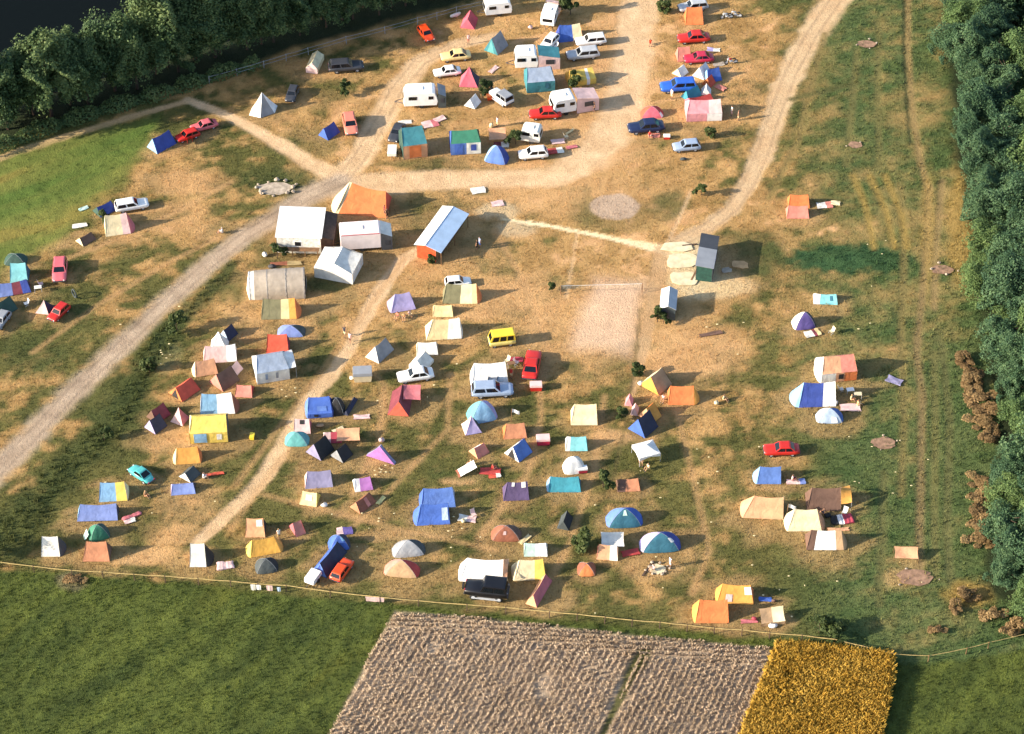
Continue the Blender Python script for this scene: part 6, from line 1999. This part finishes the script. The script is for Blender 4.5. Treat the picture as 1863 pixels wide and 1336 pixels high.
gm, nt, b = base_mat('field_ground')
N, K = nt.nodes, nt.links
va = N.new('ShaderNodeVertexColor'); va.layer_name = 'cover'
tc = N.new('ShaderNodeTexCoord')
t1 = N.new('ShaderNodeTexNoise'); t1.inputs['Scale'].default_value = 3.2; t1.inputs['Detail'].default_value = 6; t1.inputs['Roughness'].default_value = .7
t2 = N.new('ShaderNodeTexNoise'); t2.inputs['Scale'].default_value = 9; t2.inputs['Detail'].default_value = 4
K.new(tc.outputs['Object'], t1.inputs['Vector']); K.new(tc.outputs['Object'], t2.inputs['Vector'])
mr = N.new('ShaderNodeMapRange'); mr.inputs[1].default_value = .3; mr.inputs[2].default_value = .7; mr.inputs[3].default_value = .80; mr.inputs[4].default_value = 1.18
K.new(t1.outputs['Fac'], mr.inputs[0])
vm = N.new('ShaderNodeVectorMath'); vm.operation = 'SCALE'
K.new(va.outputs['Color'], vm.inputs[0]); K.new(mr.outputs[0], vm.inputs['Scale'])
K.new(vm.outputs[0], b.inputs['Base Color'])
b.inputs['Roughness'].default_value = .95
b.inputs['Specular IOR Level'].default_value = .15
ad = N.new('ShaderNodeMath'); ad.operation = 'ADD'
K.new(t1.outputs['Fac'], ad.inputs[0]); K.new(t2.outputs['Fac'], ad.inputs[1])
bump(nt, b, ad.outputs[0], .9, .22)

def ground_piece(name, mask, label=None):
    f = quads[mask]
    if not len(f): return
    used, inv = np.unique(f, return_inverse=True)
    v = np.stack([GX[used], GY[used], zz[used]], 1)
    me = np_mesh(name, v, inv.reshape(-1, 4), gm)
    ca = me.color_attributes.new('cover', 'FLOAT_COLOR', 'POINT')
    ca.data.foreach_set('color', np.concatenate([col[used], np.ones((len(used), 1))], 1).astype(np.float32).ravel())
    me.polygons.foreach_set('use_smooth', [True]*len(me.polygons))
    o = bpy.data.objects.new(name, me)
    COL.objects.link(o)
    o['kind'] = 'structure'
    return o
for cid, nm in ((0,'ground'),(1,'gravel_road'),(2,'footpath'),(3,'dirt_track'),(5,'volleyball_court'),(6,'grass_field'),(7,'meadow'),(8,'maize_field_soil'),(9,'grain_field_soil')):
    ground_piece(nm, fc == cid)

# far ground all round, one sheet with a hole for the camp
fm, nt, b = base_mat('far_ground')
o_, tx, tc_ = noise_col(nt, (.06,.075,.022), .5, .05)
nt.links.new(o_, b.inputs['Base Color']); b.inputs['Roughness'].default_value = .95
m = MB()
F = 900
for (a0, b0, a1, b1) in ((-F,-F,F,Y0),(-F,Y0,X0,40),(gx[-1],Y0,F,F)):
    m.add([(a0,b0,-.1),(a1,b0,-.1),(a1,b1,-.1),(a0,b1,-.1)], [(0,1,2,3)])
_W1, _W2 = at(0, 262), at(900, -8)
_dv = (_W2-_W1)[:2]/np.linalg.norm((_W2-_W1)[:2]); _nv = np.array([-_dv[1], _dv[0]])
_p = _W1[:2]+_nv*8.0
_a = _p+_dv*((Y1-_p[1])/_dv[1]); _b = _p+_dv*((gx[-1]-_p[0])/_dv[0])
m.add([(_a[0], Y1, -.1), (gx[-1], Y1, -.1), (gx[-1], _b[1], -.1)], [(0, 1, 2)])
o = m.build('outer_fields', fm); o['kind'] = 'structure'
# the dark river behind the trees
wm, nt, b = base_mat('river_water')
b.inputs['Base Color'].default_value = (.004,.006,.006,1)
b.inputs['Roughness'].default_value = .12
b.inputs['Specular IOR Level'].default_value = .03
tcw = nt.nodes.new('ShaderNodeTexCoord'); tw = nt.nodes.new('ShaderNodeTexNoise'); tw.inputs['Scale'].default_value = 1.2; tw.inputs['Detail'].default_value = 3
nt.links.new(tcw.outputs['Object'], tw.inputs['Vector']); bump(nt, b, tw.outputs['Fac'], .12, .15)
m = MB().add([(-900,20,-1.2),(gx[-1]+5,20,-1.2),(gx[-1]+5,500,-1.2),(-900,500,-1.2)], [(0,1,2,3)])
# keep the river on its own side of the bank
W1, W2 = at(0, 262), at(900, -8)
dv = (W2-W1)[:2]; dv /= np.linalg.norm(dv); nv_ = np.array([-dv[1], dv[0]])
q = lambda s, t: (W1[0]+dv[0]*s+nv_[0]*t, W1[1]+dv[1]*s+nv_[1]*t, -1.2)
m = MB().add([q(-900,8.0), q(400,8.0), q(400,500), q(-900,500)], [(0,1,2,3)])
o = m.build('river', wm); o['kind'] = 'structure'

# ================================================================ GRASS AND CROPS (nobody could count them)
def tuft_obj(name, label, cat, mask_fn, count, hgt, wid, blades, seed, colmul=1.0, lean=.35, bounds=(X0,X1,Y0,Y1), mat=None):
    rs = np.random.RandomState(seed)
    x = rs.uniform(bounds[0], bounds[1], count*4); y = rs.uniform(bounds[2], bounds[3], count*4)
    ii = np.clip(((x-X0)/RES).round().astype(int), 0, nx-1); jj = np.clip(((y-Y0)/RES).round().astype(int), 0, ny-1)
    k = jj*nx+ii
    p = mask_fn(k)
    ok = (rs.uniform(0, 1, len(x)) < p)
    x, y, k = x[ok][:count], y[ok][:count], k[ok][:count]
    n = len(x)
    z = zz[k]
    x = np.repeat(x, blades); y = np.repeat(y, blades); z = np.repeat(z, blades); kk = np.repeat(k, blades)
    m_ = len(x)
    th = rs.uniform(0, 6.283, m_)
    r0 = wid*rs.uniform(0, 1.2, m_)
    bx, by = x+r0*np.cos(th), y+r0*np.sin(th)
    w = wid*rs.uniform(.35, .8, m_)
    h = hgt*rs.uniform(.5, 1.3, m_)
    ln = lean*h*rs.uniform(.3, 1.2, m_)
    t2_ = th+rs.uniform(-1, 1, m_)
    px_, py_ = -np.sin(t2_)*w/2, np.cos(t2_)*w/2
    V = np.stack([np.stack([bx-px_, by-py_, z-.03], 1), np.stack([bx+px_, by+py_, z-.03], 1), np.stack([bx+np.cos(th)*ln, by+np.sin(th)*ln, z+h], 1)], 1).reshape(-1, 3)
    F_ = np.arange(m_*3).reshape(-1, 3)
    me = np_mesh(name, V, F_, mat or grass_mat)
    if mat is None:
        c = col[kk]*colmul*rs.uniform(.65, 1.45, (m_, 1))
        ca = me.color_attributes.new('cover', 'FLOAT_COLOR', 'POINT')
        ca.data.foreach_set('color', np.repeat(np.concatenate([c, np.ones((m_, 1))], 1), 3, 0).astype(np.float32).ravel())
    o = bpy.data.objects.new(name, me)
    COL.objects.link(o)
    tag(o, label, cat, None, 'stuff')
    return o
grass_mat, nt, b = base_mat('grass_blades')
va = nt.nodes.new('ShaderNodeVertexColor'); va.layer_name = 'cover'
nt.links.new(va.outputs['Color'], b.inputs['Base Color'])
b.inputs['Roughness'].default_value = .8; b.inputs['Specular IOR Level'].default_value = .2
tr = nt.nodes.new('ShaderNodeBsdfTranslucent'); nt.links.new(va.outputs['Color'], tr.inputs['Color'])
ms = nt.nodes.new('ShaderNodeMixShader'); ms.inputs[0].default_value = .3
nt.links.new(b.outputs[0], ms.inputs[1]); nt.links.new(tr.outputs[0], ms.inputs[2]); nt.links.new(ms.outputs[0], nt.nodes['Material Output'].inputs[0])

inview = ((PX > -30) & (PX < 1893) & (PY > -30) & (PY < 1366)).astype(float)
dryc = np.clip(dry, 0, 1)
tuft_obj('camp_grass', 'short uneven grass growing between the tents', 'grass', lambda k: inview[k]*(cls[k] == 0)*(1-worn[k]*.85)*(1-cut[k])*(.35+.65*(1-dryc[k]))*(wood[k] < .5), 95000, .17, .13, 3, 3)
tuft_obj('meadow_grass', 'tall dark green grass of the meadow below the fence', 'grass', lambda k: inview[k]*(cls[k] == 7), 70000, .19, .13, 4, 4, 1.2)
tuft_obj('field_grass', 'bright green grass of the field at the top left', 'grass', lambda k: inview[k]*(cls[k] == 6), 12000, .2, .14, 3, 5, 1.1)
tuft_obj('weeds', 'tall dark weeds on the right hand meadow', 'weeds', lambda k: inview[k]*(cls[k] == 0)*np.clip((PX[k]-1400)/300, 0, 1)*(wood[k] < .5)*(dryc[k] < .5), 18000, .30, .18, 4, 6, 1.15)

tuft_obj('rough_grass', 'rank dark grass and brambles along the gravel road', 'grass', lambda k: inview[k]*np.clip(STRIP[k]*1.4-.3, 0, 1), 16000, .50, .24, 5, 9, 1.0)
flw = MB()
rsf = random.Random(4)
for (cx_, cy_, sx_, sy_, nf_) in ((690,858,22,10,9),(300,640,12,30,7),(760,700,60,40,8),(820,960,60,30,8),(640,960,70,30,8),(520,720,80,60,6),(1320,620,60,60,5),(1620,830,60,100,9),(1600,520,60,100,7),(1150,1000,150,90,10),(900,1010,90,40,5),(230,920,120,60,7),(1480,1050,130,60,9),(270,560,60,40,5),(1330,880,80,60,7)):
    for _ in range(nf_):
        q_ = at(rsf.gauss(cx_, sx_*.6), rsf.gauss(cy_, sy_*.6))
        flw.blob((q_[0], q_[1], .14), (rsf.uniform(.06,.16), rsf.uniform(.06,.12), .05), 1, .2, 6)
tag(flw.build('wildflowers', solid('cream', .9, .2, 3)), 'pale flower heads dotted through the grass', 'flowers', None, 'stuff')

def rows_obj(name, label, cat, poly, ang, row, step, hgt, blades, wid, seed, mat, head=None, hv=(.55, 1.15), jitter=.09, lean=.6):
    rs = np.random.RandomState(seed)
    W = np.array([at(*p)[:2] for p in poly])
    c0 = W.mean(0); a = R(ang)
    ex = np.array([math.cos(a), math.sin(a)]); ey = np.array([-ex[1], ex[0]])
    q = (W-c0)
    us, vs = q@ex, q@ey
    pts = []
    for v in np.arange(vs.min(), vs.max(), row):
        for u in np.arange(us.min(), us.max(), step):
            pts.append((u+rs.normal(0, step*.4), v+rs.normal(0, row*jitter)))
    P = c0+np.array([p[0]*ex+p[1]*ey for p in pts])
    pp = proj(np.column_stack([P, np.zeros(len(P))]))
    ins = np.zeros(len(P), bool)
    m_ = len(poly)
    for i in range(m_):
        (xa, ya), (xb, yb) = poly[i], poly[(i+1) % m_]
        ins ^= ((ya > pp[:, 1]) != (yb > pp[:, 1])) & (pp[:, 0] < (xb-xa)*(pp[:, 1]-ya)/(yb-ya+1e-9)+xa)
    ins &= (pp[:, 1] < 1372)
    gaps = fbm(P[:, 0], P[:, 1], 3.0, seed+50) < .27
    ins &= ~(gaps & (rs.uniform(0, 1, len(P)) < .75))
    P = P[ins]
    n = len(P)
    sz = rs.uniform(.7, 1.25, n) if hv[0] < .8 else rs.uniform(.93, 1.07, n)
    x = np.repeat(P[:, 0], blades); y = np.repeat(P[:, 1], blades); s = np.repeat(sz, blades)
    k = len(x)
    th = rs.uniform(0, 6.283, k); h = hgt*s*rs.uniform(hv[0], hv[1], k); ln = lean*h*rs.uniform(.15, 1, k); w = wid*rs.uniform(.6, 1.3, k)
    px_, py_ = -np.sin(th)*w/2, np.cos(th)*w/2
    bx, by = x+.05*np.cos(th), y+.05*np.sin(th)
    mx, my = bx+np.cos(th)*ln*.4, by+np.sin(th)*ln*.4
    tx_, ty_ = bx+np.cos(th)*ln, by+np.sin(th)*ln
    z0 = np.full(k, -.08)
    drp = rs.uniform(.55, 1.0, k)
    V = np.stack([np.stack([bx-px_*.5, by-py_*.5, z0], 1), np.stack([bx+px_*.5, by+py_*.5, z0], 1),
                  np.stack([mx+px_, my+py_, h*.7], 1), np.stack([tx_, ty_, h*drp], 1), np.stack([mx-px_, my-py_, h*.7], 1)], 1).reshape(-1, 3)
    F_ = np.arange(k*5).reshape(-1, 5)
    o = bpy.data.objects.new(name, np_mesh(name, V, F_, mat))
    COL.objects.link(o)
    tag(o, label, cat, None, 'stuff')
    return o
corn_mat = foliage('dry_maize_leaves', [(.35,.265,.175), (.52,.40,.28), (.64,.51,.375), (.70,.58,.45)], .35)
wheat_mat = foliage('ripe_grain', [(.46,.29,.045), (.60,.39,.07), (.70,.48,.10), (.76,.56,.15)], .5)
head = [(718,1112),(900,1128),(1150,1156),(1403,1180),(1394,1215),(1150,1190),(900,1160),(700,1142)]
body = [(700,1142),(900,1160),(1150,1190),(1110,1280),(1075,1380),(590,1380),(598,1340),(660,1220)]
body2 = [(1165,1192),(1394,1215),(1388,1235),(1345,1345),(1330,1380),(1090,1380),(1122,1285)]
rows_obj('maize_headland', 'dry maize stalks of the headland along the fence', 'maize', head, -3, .66, .2, .45, 7, .08, 5, corn_mat)
rows_obj('maize_rows', 'rows of dry pale brown maize stalks, larger field', 'maize', body, 67, .64, .22, .40, 8, .07, 6, corn_mat)
rows_obj('maize_strip', 'rows of dry pale brown maize stalks beside the golden grain', 'maize', body2, 67, .64, .22, .40, 8, .075, 7, corn_mat)
rows_obj('ripe_grain', 'golden yellow standing grain at the bottom right', 'grain', WHEAT, 62, .24, .17, 1.4, 13, .08, 8, wheat_mat, lean=.45, hv=(.88, 1.04))
